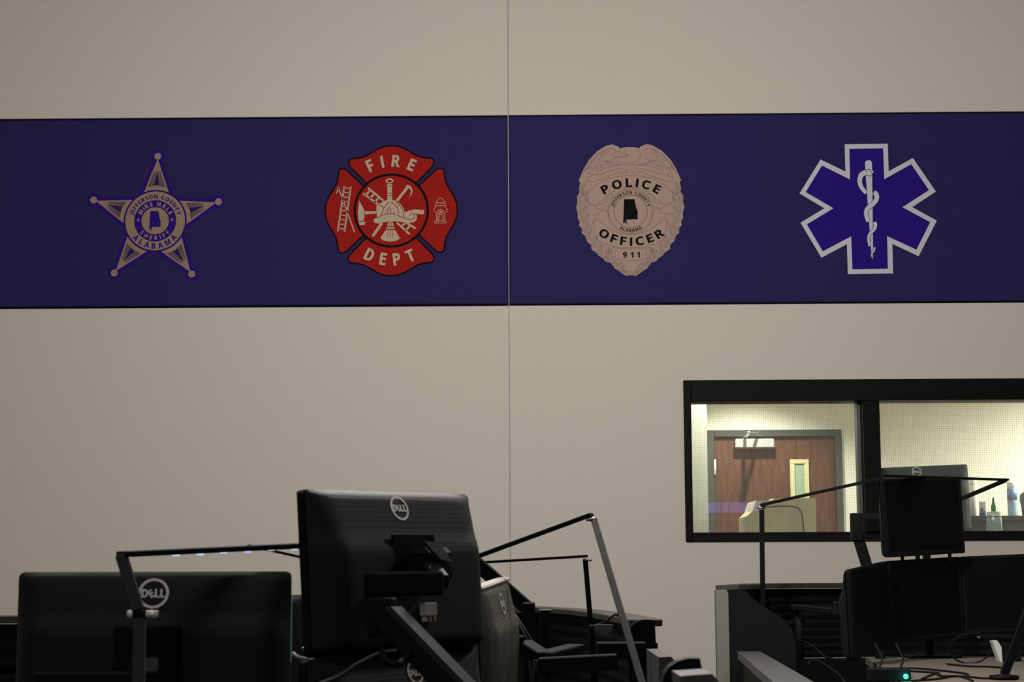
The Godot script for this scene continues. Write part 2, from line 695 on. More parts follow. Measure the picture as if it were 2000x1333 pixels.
func window_wall():
	# backing wall with the window opening, then cloth-covered panels in front of it
	var x0 := 0.868
	var x1 := 3.02
	var y0 := 1.354
	var y1 := 2.27
	var w = group_node("wall_back")
	var s = stn()
	span(s, Vector3(-5.0, 0, -10.67), Vector3(x0, 5.0, -10.525))
	span(s, Vector3(x1, 0, -10.67), Vector3(5.0, 5.0, -10.525))
	span(s, Vector3(x0, 0, -10.67), Vector3(x1, y0, -10.525))
	span(s, Vector3(x0, y1, -10.67), Vector3(x1, 5.0, -10.525))
	part("backing", s, M["cream"], w)
	var j := -0.1257
	var g := 0.0022
	for side in [[-3.15, j - g], [j + g, 4.9]]:
		s = stn()
		span(s, Vector3(side[0], 3.8335, -10.524), Vector3(side[1], 4.98, -10.5), 0.0025)
		part("cloth_panel", s, M["cream"], w)
	s = stn()
	span(s, Vector3(-3.15, 0.12, -10.524), Vector3(j - g, 2.7085, -10.5), 0.0025)
	part("cloth_panel", s, M["cream"], w)
	s = stn()
	var ax := j + g
	span(s, Vector3(ax, y1, -10.524), Vector3(4.9, 2.7085, -10.5), 0.0)
	span(s, Vector3(ax, y0, -10.524), Vector3(x0, y1, -10.5), 0.0)
	span(s, Vector3(x1, y0, -10.524), Vector3(4.9, y1, -10.5), 0.0)
	span(s, Vector3(ax, 0.12, -10.524), Vector3(4.9, y0, -10.5), 0.0)
	part("cloth_panel", s, M["cream"], w)
	for side in [[-4.98, -3.155]]:
		s = stn()
		span(s, Vector3(side[0], 0.12, -10.524), Vector3(side[1], 4.98, -10.5), 0.0025)
		part("cloth_panel", s, M["cream"], w)
	s = stn()
	span(s, Vector3(-4.98, 0.0, -10.524), Vector3(4.9, 0.118, -10.505), 0.003)
	structure(part("baseboard_back", s, M["dark_bronze"]))
	# the blue band: two cloth panels that stand a little proud
	for q in [[-3.15, j - 0.003, 2.7125, 3.8285, "dark blue cloth wall panel behind the gold star and the red fire emblem"], [j + 0.003, 3.05, 2.7115, 3.8305, "dark blue cloth wall panel behind the police badge and the six-armed medical star"]]:
		s = stn()
		span(s, Vector3(q[0], q[2] + 0.006, -10.522), Vector3(q[1], q[3] - 0.006, -10.49), 0.006)
		var wp = tag(part("wall_panel", s, M["blue"]), q[4], "wall panel")
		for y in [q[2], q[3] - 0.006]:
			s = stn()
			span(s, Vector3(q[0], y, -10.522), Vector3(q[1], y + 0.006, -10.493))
			part("shade_strip", s, M["shade_black"], wp)  # black strip in place of the shade line along the panel
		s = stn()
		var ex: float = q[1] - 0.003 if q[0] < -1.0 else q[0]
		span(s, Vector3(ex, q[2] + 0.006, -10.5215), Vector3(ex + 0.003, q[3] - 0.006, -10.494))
		part("shade_strip", s, M["shade_black"], wp)  # the same shade line, down the joint
	# the window
	var win = group_node("window_1")
	var zf := -10.478
	var zb := -10.68
	s = stn()
	span(s, Vector3(x0, y0, zb), Vector3(x0 + 0.042, y1, zf), 0.003)
	part("side_frame", s, M["dark_bronze"], win)
	s = stn()
	span(s, Vector3(x1 - 0.042, y0, zb), Vector3(x1, y1, zf), 0.003)
	part("side_frame", s, M["dark_bronze"], win)
	s = stn()
	span(s, Vector3(x0 + 0.042, y1 - 0.122, zb), Vector3(x1 - 0.042, y1, zf), 0.003)
	part("head_frame", s, M["dark_bronze"], win)
	s = stn()
	span(s, Vector3(x0 + 0.042, y0, zb), Vector3(x1 - 0.042, y0 + 0.037, zf), 0.004)
	span(s, Vector3(x0 + 0.042, y0 + 0.037, zb), Vector3(x1 - 0.042, y0 + 0.05, zf - 0.03), 0.002)
	part("sill_frame", s, M["bead"], win)
	s = stn()
	span(s, Vector3(x0 + 0.02, y0 + 0.03, -10.76), Vector3(x1 - 0.02, y0 + 0.0495, zb - 0.0005), 0.003)
	part("sill_board", s, M["shelf_wood"], win)
	s = stn()
	span(s, Vector3(1.886, y0 + 0.05, zb), Vector3(1.981, y1 - 0.122, zf), 0.003)
	part("mullion", s, M["dark_bronze"], win)
	s = stn()
	span(s, Vector3(1.868, y0 + 0.05, -10.66), Vector3(1.8855, y1 - 0.122, -10.56), 0.002)
	part("glazing_strip", s, M["silver_plastic"], win)
	for pane in [[x0 + 0.0425, 1.8675], [1.9815, x1 - 0.0425]]:
		s = stn()
		span(s, Vector3(pane[0], y0 + 0.0505, -10.603), Vector3(pane[1], y1 - 0.1225, -10.597))
		part("pane", s, M["glass"], win)
		s = stn()
		var x: float = pane[0] + 0.006
		while x < pane[1]:
			span(s, Vector3(x - 0.00033, y0 + 0.0505, -10.6008), Vector3(x + 0.00033, y1 - 0.1225, -10.5998))
			x += 0.0127
		var y: float = y0 + 0.056
		while y < y1 - 0.123:
			span(s, Vector3(pane[0], y - 0.00033, -10.5996), Vector3(pane[1], y + 0.00033, -10.5988))
			y += 0.0127
		var o = part("wire_mesh", s, M["wire"], win)
		o.set_meta("kind", "stuff")


# ---------------------------------------------------------------- the office behind the window
func office():
	var s = stn()
	span(s, Vector3(-0.6, -0.2, -13.15), Vector3(5.2, 0.0, -10.7))
	structure(part("floor_office", s, M["office_floor"]))
	s = stn()
	span(s, Vector3(-0.6, 2.75, -13.15), Vector3(5.2, 2.9, -10.7))
	structure(part("ceiling_office", s, M["office_ceiling"]))
	s = stn()
	span(s, Vector3(-0.6, 0, -13.1), Vector3(1.233, 2.75, -12.96))
	span(s, Vector3(2.175, 0, -13.1), Vector3(5.2, 2.75, -12.96))
	span(s, Vector3(1.233, 2.171, -13.1), Vector3(2.175, 2.75, -12.96))
	structure(part("wall_office_back", s, M["office_wall"]))
	s = stn()
	span(s, Vector3(-0.6, 0, -12.96), Vector3(1.18, 2.75, -12.4))
	structure(part("wall_office_pier", s, M["office_wall"]))
	s = stn()
	span(s, Vector3(-0.75, 0, -12.4), Vector3(-0.6, 2.75, -10.7))
	structure(part("wall_office_left", s, M["office_wall"]))
	s = stn()
	span(s, Vector3(5.0, 0, -12.96), Vector3(5.2, 2.75, -10.7))
	structure(part("wall_office_right", s, M["office_wall"]))
	# the door
	var d = group_node("door_1")
	for q in [[Vector3(1.233, 0, -13.08), Vector3(1.281, 2.171, -12.935), "door_jamb"], [Vector3(2.13, 0, -13.08), Vector3(2.175, 2.171, -12.935), "door_jamb"], [Vector3(1.281, 2.123, -13.08), Vector3(2.13, 2.171, -12.935), "door_head"]]:
		s = stn()
		span(s, q[0], q[1], 0.004)
		part(q[2], s, M["door_frame"], d)
	s = stn()
	span(s, Vector3(1.284, 0.01, -13.01), Vector3(2.127, 2.12, -12.965), 0.002)
	var leaf = part("door_leaf", s, M["door_wood"], d)
	for y in [1.91, 1.05, 0.25]:
		s = stn(true)
		tube(s, [Vector3(1.282, y - 0.054, -12.927), Vector3(1.282, y + 0.054, -12.927)], 0.0085)
		part("hinge", s, M["pin_silver"], d)
	s = stn()
	span(s, Vector3(1.81, 0.75, -12.966), Vector3(1.942, 0.78, -12.947), 0.003)
	span(s, Vector3(1.81, 1.932, -12.966), Vector3(1.942, 1.963, -12.947), 0.003)
	span(s, Vector3(1.81, 0.78, -12.966), Vector3(1.842, 1.932, -12.947), 0.003)
	span(s, Vector3(1.91, 0.78, -12.966), Vector3(1.942, 1.932, -12.947), 0.003)
	part("vision_frame", s, M["lite_frame"], leaf)
	s = stn()
	span(s, Vector3(1.842, 0.78, -12.966), Vector3(1.91, 1.932, -12.958))
	part("vision_glass", s, M["frosted"], leaf)
	s = stn()
	box(s, Vector3(1.56, 2.074, -12.925), Vector3(0.272, 0.066, 0.075), 0.008)
	part("closer_body", s, M["aluminium"], d)
	s = stn()
	beam(s, Vector3(1.49, 2.112, -12.925), Vector3(1.494, 2.13, -12.66), 0.022, 0.008, 0.002)
	beam(s, Vector3(1.494, 2.133, -12.66), Vector3(1.60, 2.147, -12.93), 0.02, 0.008, 0.002)
	part("closer_arm", s, M["steel"], d)
	s = stn(true)
	lathe(s, [Vector2(0, 0), Vector2(0.014, 0), Vector2(0.014, 0.016), Vector2(0, 0.016)], Vector3(1.494, 2.125, -12.66), 12)
	lathe(s, [Vector2(0, 0), Vector2(0.014, 0), Vector2(0.014, 0.014), Vector2(0, 0.014)], Vector3(1.49, 2.105, -12.925), 12)
	part("closer_pivot", s, M["steel"], d)
	s = stn()
	box(s, Vector3(1.60, 2.145, -12.922), Vector3(0.03, 0.036, 0.025), 0.003)
	part("closer_shoe", s, M["steel"], d)

func office_things():
	var s
	# office machine in front of the door
	var t = thing("office_machine", "pale beige office machine with a sloping corner standing before the brown door", "copier", Vector3(1.64, 0, -12.2))
	s = stn()
	prism(s, [Vector2(-0.245, 0.02), Vector2(0.2, 0.02), Vector2(0.2, 1.655), Vector2(-0.07, 1.655), Vector2(-0.08, 1.643), Vector2(-0.185, 1.643), Vector2(-0.21, 1.575), Vector2(-0.245, 1.54)], -0.3, 0.18)
	part("body", s, M["machine_beige"], t)
	s = stn()
	span(s, Vector3(-0.22, 0.0, -0.27), Vector3(0.18, 0.02, 0.15))
	part("plinth", s, M["base_dark"], t)
	s = stn(true)
	tube(s, curve([Vector3(-0.15, 1.2, 0.184), Vector3(-0.142, 1.57, 0.184), Vector3(-0.095, 1.60, 0.184), Vector3(0.06, 1.60, 0.184), Vector3(0.105, 1.56, 0.184), Vector3(0.118, 1.45, 0.184), Vector3(0.118, 1.2, 0.184)], 6), 0.0045, 6)
	part("edge_line", s, M["machine_line"], t)
	# monitor with its back to the window
	var mon = monitor("monitor", "black monitor seen through the right pane, its back against the wire glass", Vector3(2.106, 1.808, -11.300), Vector3(2.660, 1.829, -11.300), Vector3(2.107, 1.400, -11.300), true, 0.03, 0.034, 0.43)
	s = stn()
	span(s, Vector3(-0.03, -0.75, -0.0), Vector3(0.03, 0.0, 0.03), 0.004)
	part("stand_post", s, M["black_plastic"], mon)
	s = stn()
	span(s, Vector3(-0.14, -0.758, -0.1), Vector3(0.14, -0.742, 0.12), 0.004)
	part("stand_foot", s, M["black_plastic"], mon)
	var desk = thing("office_desk", "dark brown office desk below the window carrying the hutch", "desk", Vector3(2.85, 0, -11.5))
	s = stn()
	span(s, Vector3(-0.95, 0.82, -0.6), Vector3(0.95, 0.86, 0.6), 0.004)
	part("desk_top", s, M["shelf_wood"], desk)
	for x in [-0.9, 0.9]:
		s = stn()
		span(s, Vector3(x - 0.02, 0, -0.55), Vector3(x + 0.02, 0.82, 0.55))
		part("side_panel", s, M["shelf_wood"], desk)
	var h = thing("shelf_hutch", "dark brown shelf ledge holding the spray can and tubs", "shelf", Vector3(3.05, 0.86, -11.9))
	s = stn()
	span(s, Vector3(-0.5, 0.635, -0.15), Vector3(0.72, 0.668, 0.15), 0.004)
	part("shelf", s, M["shelf_wood"], h)
	s = stn()
	span(s, Vector3(-0.5, 0.0, -0.15), Vector3(0.72, 0.635, 0.11))
	part("cupboard", s, M["shelf_wood"], h)
	# things on the ledge
	t = thing("white_tub", "tall plain white cylinder on the ledge beside the office monitor", "canister", Vector3(2.828, 1.528, -11.9))
	s = stn(true)
	lathe(s, [Vector2(0, 0), Vector2(0.03, 0), Vector2(0.031, 0.004), Vector2(0.031, 0.2), Vector2(0.03, 0.204)], Vector3.ZERO, 24)
	part("body", s, M["tub_white"], t)
	s = stn(true)
	lathe(s, [Vector2(0.0325, 0.204), Vector2(0.0325, 0.232), Vector2(0.03, 0.236), Vector2(0, 0.236)], Vector3.ZERO, 24)
	part("lid", s, M["tub_white"], t)
	t = thing("small_can", "short white can with a red and blue label on the ledge", "can", Vector3(2.872, 1.528, -11.83))
	s = stn(true)
	lathe(s, [Vector2(0, 0), Vector2(0.02, 0), Vector2(0.021, 0.003), Vector2(0.021, 0.088), Vector2(0.018, 0.093), Vector2(0, 0.093)], Vector3.ZERO, 24)
	part("body", s, M["can_white"], t)
	s = stn(true)
	lathe(s, [Vector2(0.0213, 0.004), Vector2(0.0214, 0.004), Vector2(0.0214, 0.03), Vector2(0.0213, 0.03)], Vector3.ZERO, 24)
	part("label_band", s, M["can_blue"], t)
	s = stn(true)
	for k in 7:
		var a: float = PI * 0.5 + 0.35 + (k - 3) * 0.13
		var b: float = a + 0.13
		face(s, [Vector3(cos(a) * 0.0216, 0.03, sin(a) * 0.0216), Vector3(cos(b) * 0.0216, 0.03, sin(b) * 0.0216), Vector3(cos(b) * 0.0216, 0.048, sin(b) * 0.0216), Vector3(cos(a) * 0.0216, 0.048, sin(a) * 0.0216)], Vector3(cos(a), 0, sin(a)))
	part("label_mark", s, M["can_red"], t)
	t = thing("spray_can", "tall pale blue spray can with a white cap on the ledge", "spray can", Vector3(3.056, 1.528, -11.8))
	s = stn(true)
	lathe(s, [Vector2(0, 0), Vector2(0.03, 0), Vector2(0.031, 0.004), Vector2(0.031, 0.168), Vector2(0.028, 0.178), Vector2(0, 0.178)], Vector3.ZERO, 24)
	part("body", s, M["label_pale_blue"], t)
	s = stn(true)
	lathe(s, [Vector2(0.0312, 0.1), Vector2(0.0314, 0.1), Vector2(0.0314, 0.168), Vector2(0.0312, 0.168)], Vector3.ZERO, 24)
	part("label_band", s, M["label_blue"], t)
	s = stn(true)
	lathe(s, [Vector2(0.028, 0.176), Vector2(0.029, 0.178), Vector2(0.029, 0.212), Vector2(0.022, 0.214), Vector2(0.012, 0.204), Vector2(0, 0.204)], Vector3.ZERO, 24)
	part("cap", s, M["tub_white"], t)
	s = stn()
	box(s, Vector3(-0.018, 0.12, 0.0262), Vector3(0.014, 0.022, 0.002), 0.0008)
	box(s, Vector3(-0.014, 0.093, 0.0282), Vector3(0.012, 0.012, 0.002), 0.0008)
	part("label_mark", s, M["can_red"], t)
	t = thing("grey_canister", "rounded grey container on the ledge at the edge of the window", "container", Vector3(3.16, 1.528, -11.85))
	s = stn(true)
	lathe(s, [Vector2(0, 0), Vector2(0.03, 0), Vector2(0.034, 0.05), Vector2(0.042, 0.1), Vector2(0.04, 0.135), Vector2(0.02, 0.15), Vector2(0, 0.152)], Vector3.ZERO, 24)
	part("body", s, M["silver_plastic"], t)
	# hand cleaner on the window sill
	t = thing("sanitizer_bottle", "clear squat bottle with a green pump standing on the window sill", "pump bottle", Vector3(2.652, 1.4045, -10.66))
	s = stn(true)
	lathe(s, [Vector2(0, 0), Vector2(0.044, 0), Vector2(0.0465, 0.006), Vector2(0.043, 0.075), Vector2(0.04, 0.085), Vector2(0.041, 0.105), Vector2(0.036, 0.113), Vector2(0.012, 0.116)], Vector3.ZERO, 28)
	part("body", s, M["clear_plastic"], t)
	s = stn(true)
	lathe(s, [Vector2(0, 0.116), Vector2(0.013, 0.116), Vector2(0.014, 0.128), Vector2(0.014, 0.145), Vector2(0.008, 0.16), Vector2(0.006, 0.178), Vector2(0.006, 0.186), Vector2(0, 0.187)], Vector3.ZERO, 20)
	beam(s, Vector3(0, 0.186, 0), Vector3(-0.006, 0.19, 0.03), 0.01, 0.008, 0.002)
	part("pump", s, M["green_plastic"], t)
	s = stn(true)
	lathe(s, [Vector2(0.0405, 0.083), Vector2(0.0412, 0.083), Vector2(0.0416, 0.09), Vector2(0.0405, 0.09)], Vector3.ZERO, 28)
	part("neck_band", s, M["frosted"], t)


# ---------------------------------------------------------------- the four printed emblems
func em(called, label, at):
	return thing(called, label, "emblem", at)

func pts(raw, c, k, lean = 0.0):
	# design points (x right, y down, design units) to metres round the emblem's centre
	var out := []
	for p in raw:
		out.append(Vector2((p[0] - c[0] - lean * (p[1] - c[1])) * k, (c[1] - p[1]) * k))
	return out

func grow(poly, d):
	var r = Geometry2D.offset_polygon(PackedVector2Array(poly), d, Geometry2D.JOIN_ROUND)
	var best = r[0]
	for q in r:
		if absf(poly_area(q)) > absf(poly_area(best)):
			best = q
	return Array(best)

func alabama(c, k):
	return pts([[530, 573], [618, 573], [637, 660], [649, 690], [643, 712], [648, 750], [546, 752], [549, 766], [557, 783], [546, 790], [540, 773], [534, 770], [532, 786], [519, 779], [522, 720], [526, 640]], c, k)

func emblems():
	var z := -10.4895
	star_emblem(Vector3(-2.175, 3.218, z), 0.000673)
	fire_emblem(Vector3(-0.806, 3.270, z), 0.000672)
	badge_emblem(Vector3(0.580, 3.255, z), 0.000671)
	medical_emblem(Vector3(1.951, 3.262, z), 0.00067)

func star_emblem(at, k):
	var t = em("star_emblem", "five-pointed gold star emblem with ball tips and round seal, first on the blue band", at)
	var tilt := deg_to_rad(-1.2)
	var arm := func(a, list):
		var o := []
		for p in list:
			o.append(Vector2(p[0], p[1]).rotated(a) * k)
		return o
	var glow = stn()
	var tan_st = stn()
	var hollow
	var rays
	for i in 5:
		var a: float = PI / 2 + TAU * i / 5 + tilt
		var tri = arm.call(a, [[548, 0], [215, 120], [215, -120]])
		flat(glow, grow(tri, 30 * k), 0.0003 + i * 0.00002)
		flat(glow, disc(arm.call(a, [[568, 0]])[0], 58 * k), 0.0005)
		flat(tan_st, tri, 0.0009)
		flat(tan_st, disc(arm.call(a, [[568, 0]])[0], 30 * k, 28), 0.00092)
		hollow = stn()
		flat(hollow, arm.call(a, [[436, 26], [436, -26], [298, -73], [312, 0], [298, 73]]), 0.0013)
		part("hollow", hollow, M["print_navy"], t)
		rays = stn()
		for j in 5:
			for sg in [-1, 1]:
				var f: float = (j + 0.6) / 5.6
				stroke(rays, arm.call(a, [[436, 26 * f * sg * 0.96], [303, 74 * (0.30 + 0.68 * f) * sg]]), 2.6 * k, 0.0016)
		part("ray_lines", rays, M["print_tan"], t)
	part("glow_border", glow, M["print_glow"], t)
	part("star_points", tan_st, M["print_tan"], t)
	var s = stn()
	flat(s, disc(Vector2.ZERO, 272 * k, 64), 0.0018)
	part("seal_border", s, M["print_glow"], t)
	s = stn()
	flat(s, disc(Vector2.ZERO, 257 * k, 64), 0.0021)
	part("seal", s, M["print_tan"], t)
	s = stn()
	flat(s, disc(Vector2.ZERO, 181 * k, 64), 0.0024)
	part("name_ring", s, M["print_glow"], t)
	s = stn()
	flat(s, disc(Vector2.ZERO, 118 * k, 56), 0.0027)
	part("centre_disc", s, M["print_tan"], t)
	s = stn()
	flat(s, alabama([585, 682], k * 0.78), 0.003)
	part("state_outline", s, M["print_glow"], t)
	s = stn()
	text_arc(s, "JEFFERSON COUNTY", Vector2.ZERO, 195 * k, 166, 14, 36 * k, 0.003)
	part("seal_lettering", s, M["print_glow"], t)
	s = stn()
	text_arc(s, "ALABAMA", Vector2.ZERO, 244 * k, 217, 323, 49 * k, 0.003, true, 0.95)
	part("seal_lettering", s, M["print_glow"], t)
	s = stn()
	text_arc(s, "MIKE HALE", Vector2.ZERO, 129 * k, 157, 23, 38 * k, 0.003)
	part("ring_lettering", s, M["print_tan"], t)
	s = stn()
	text_arc(s, "SHERIFF", Vector2.ZERO, 167 * k, 219, 321, 36 * k, 0.003, true)
	part("ring_lettering", s, M["print_tan"], t)
	for x in [-145.0, 145.0]:
		s = stn()
		var st5 := []
		for i in 10:
			st5.append(Vector2(x, 9) * k + Vector2.from_angle(PI / 2 + TAU * i / 10) * (18.0 if i % 2 == 0 else 7.5) * k)
		flat(s, st5, 0.003)
		part("small_star", s, M["print_tan"], t)

func fire_emblem(at, k):
	var t = em("fire_emblem", "red four-armed fire emblem with helmet and ladders, second on the blue band", at)
	var c := [640.0, 672.0]
	var half := [[577, 0], [572, 60], [547, 125], [507, 190], [480, 240], [467, 300], [464, 345], [447, 372], [418, 378], [385, 365], [236, 222]]
	var black = stn()
	var red = stn()
	for i in 4:
		var shape := []
		for p in half:
			shape.append(Vector2(p[0], p[1]))
		for j in range(half.size() - 1, 0, -1):
			shape.append(Vector2(half[j][0], -half[j][1]))
		var o := []
		for p in shape:
			o.append(p.rotated(PI / 2 * i) * k)
		flat(black, grow(grow(o, -9 * k), 9 * k), 0.0004)
		flat(red, grow(grow(o, -24 * k), 10 * k), 0.0008)
	part("outline", black, M["print_black"], t)
	part("arms", red, M["print_red"], t)
	var s = stn()
	flat(s, disc(Vector2.ZERO, 326 * k, 72), 0.0012)
	part("ring", s, M["print_black"], t)
	s = stn()
	flat(s, disc(Vector2.ZERO, 305 * k, 72), 0.0016)
	part("disc", s, M["print_red"], t)
	s = stn()
	text_arc(s, "FIRE", Vector2.ZERO, 384 * k, 119, 62, 106 * k, 0.0012, false, 0.9)
	part("lettering", s, M["print_beige"], t)
	s = stn()
	text_arc(s, "DEPT", Vector2.ZERO, 482 * k, 240, 297, 106 * k, 0.0012, true, 0.9)
	part("lettering", s, M["print_beige"], t)
	# ladders, poles, nozzle
	s = stn()
	var z := 0.002
	for q in [[[440, 473], [572, 586]], [[398, 520], [545, 632]], [[742, 762], [852, 832]], [[690, 780], [800, 882]], [[455, 500], [420, 535]], [[492, 528], [455, 566]], [[533, 560], [497, 600]], [[765, 780], [730, 810]], [[800, 810], [765, 848]]]:
		stroke(s, pts(q, c, k), 17 * k, z)
	part("round_ladder", s, M["print_beige"], t)
	s = stn()
	stroke(s, pts([[690, 588], [785, 462]], c, k), 24 * k, z)
	stroke(s, pts([[482, 897], [560, 782]], c, k), 24 * k, z)
	stroke(s, curve2(pts([[768, 462], [800, 470], [817, 505], [798, 556]], c, k)), 30 * k, z + 0.0001, 4 * k)
	part("pike_pole", s, M["print_beige"], t)
	s = stn()
	flat(s, pts([[365, 583], [378, 612], [403, 655], [411, 700], [404, 763], [358, 763], [352, 690], [358, 630]], c, k), z)
	flat(s, pts([[360, 770], [418, 770], [411, 799], [368, 799]], c, k), z)
	part("axe_head", s, M["print_beige"], t)
	s = stn()
	flat(s, pts([[405, 678], [512, 678], [512, 699], [405, 706]], c, k), z)
	part("axe_handle", s, M["print_beige"], t)
	s = stn()
	flat(s, pts([[810, 672], [838, 664], [925, 672], [921, 708], [862, 704], [830, 690]], c, k), z)
	part("axe_handle", s, M["print_beige"], t)
	s = stn()
	flat(s, ellipse(Vector2(-15, 260) * k, 33 * k, 22 * k), z)
	for q in [[[602, 440], [650, 440], [650, 456], [602, 456]], [[606, 461], [646, 461], [646, 520], [606, 520]], [[604, 525], [648, 525], [648, 540], [604, 540]], [[606, 546], [647, 546], [647, 585], [606, 585]]]:
		flat(s, pts(q, c, k), z)
	part("nozzle_pipe", s, M["print_beige"], t)
	s = stn()
	flat(s, pts([[617, 765], [650, 765], [665, 812], [605, 812]], c, k), z)
	flat(s, pts([[602, 820], [668, 820], [671, 836], [597, 836]], c, k), z)
	flat(s, pts([[592, 845], [674, 845], [716, 916], [690, 936], [632, 946], [575, 936], [547, 914]], c, k), z)
	part("nozzle_bell", s, M["print_beige"], t)
	s = stn()
	flat(s, ellipse(Vector2(-15, 258) * k, 20 * k, 11 * k), z + 0.0003)
	for q in [[[608, 905], [614, 850]], [[632, 910], [632, 850]], [[656, 905], [651, 850]], [[622, 815], [626, 770]], [[645, 815], [641, 770]], [[624, 822], [622, 836]], [[648, 822], [650, 836]]]:
		stroke(s, pts(q, c, k), 5 * k, z + 0.0003)
	part("nozzle_lines", s, M["print_red"], t)
	s = stn()
	flat(s, pts([[512, 660], [513, 632], [525, 615], [555, 605], [575, 588], [630, 574], [680, 586], [722, 618], [747, 658], [760, 692], [795, 672], [835, 682], [860, 715], [860, 755], [835, 776], [790, 782], [720, 772], [640, 766], [570, 776], [520, 786], [492, 778], [486, 758], [500, 742], [518, 735]], c, k), z + 0.0006)
	part("helmet", s, M["print_beige"], t)
	s = stn()
	for q in [[[520, 740], [570, 712], [640, 702], [710, 722], [765, 745], [815, 755], [840, 735], [838, 705], [815, 700], [800, 722]], [[525, 617], [560, 635], [572, 655], [562, 690], [550, 720]], [[575, 655], [600, 622], [625, 600]], [[640, 600], [690, 640], [705, 705]], [[632, 650], [634, 700]], [[680, 590], [735, 660], [752, 735]], [[605, 700], [608, 665], [628, 645]], [[655, 700], [668, 680]]]:
		stroke(s, curve2(pts(q, c, k), 5), 6 * k, z + 0.0009)
	part("helmet_lines", s, M["print_red"], t)
	# ladder and hook on the left arm, hydrant on the right arm
	s = stn()
	stroke(s, pts([[234, 455], [180, 852]], c, k), 14 * k, z)
	stroke(s, pts([[291, 460], [238, 856]], c, k), 14 * k, z)
	for i in 10:
		var f: float = (i + 0.4) / 10.0
		stroke(s, pts([[234 - 54 * f, 455 + 397 * f], [291 - 53 * f, 460 + 396 * f]], c, k), 9 * k, z)
	part("arm_ladder", s, M["print_beige"], t)
	s = stn()
	stroke(s, pts([[180, 465], [212, 545], [325, 862]], c, k), 10 * k, z)
	stroke(s, curve2(pts([[196, 478], [178, 488], [165, 525]], c, k)), 18 * k, z, 4 * k)
	part("arm_hook", s, M["print_beige"], t)
	var body := [[1065, 562], [1085, 575], [1103, 600], [1110, 632], [1108, 645], [1118, 655], [1127, 668], [1122, 686], [1104, 692], [1102, 768], [1116, 772], [1116, 788], [1012, 788], [1012, 772], [1029, 768], [1027, 692], [1010, 686], [1003, 668], [1012, 655], [1024, 645], [1020, 632], [1028, 600], [1046, 575]]
	s = stn()
	flat(s, pts(body, c, k), z)
	part("hydrant", s, M["print_beige"], t)
	s = stn()
	flat(s, grow(pts(body, c, k), -4.5 * k), z + 0.0003)
	part("hydrant_fill", s, M["print_red"], t)
	s = stn()
	stroke(s, pts([[1024, 610], [1108, 610]], c, k), 5 * k, z + 0.0006)
	stroke(s, pts([[1020, 634], [1110, 634]], c, k), 6 * k, z + 0.0006)
	stroke(s, pts([[1027, 768], [1103, 768]], c, k), 5 * k, z + 0.0006)
	for x in [1036, 1046, 1056, 1078, 1090]:
		stroke(s, pts([[x, 715], [x, 764]], c, k), 3 * k, z + 0.0006)
	flat(s, ellipse(pts([[1065, 689]], c, k)[0], 25 * k, 25 * k), z + 0.0006)
	part("hydrant_lines", s, M["print_beige"], t)
	s = stn()
	flat(s, ellipse(pts([[1065, 689]], c, k)[0], 19 * k, 19 * k), z + 0.0009)
	part("hydrant_cap", s, M["print_red"], t)
	s = stn()
	flat(s, ellipse(pts([[1065, 689]], c, k)[0], 10 * k, 10 * k), z + 0.0012)
	part("hydrant_bolt", s, M["print_beige"], t)

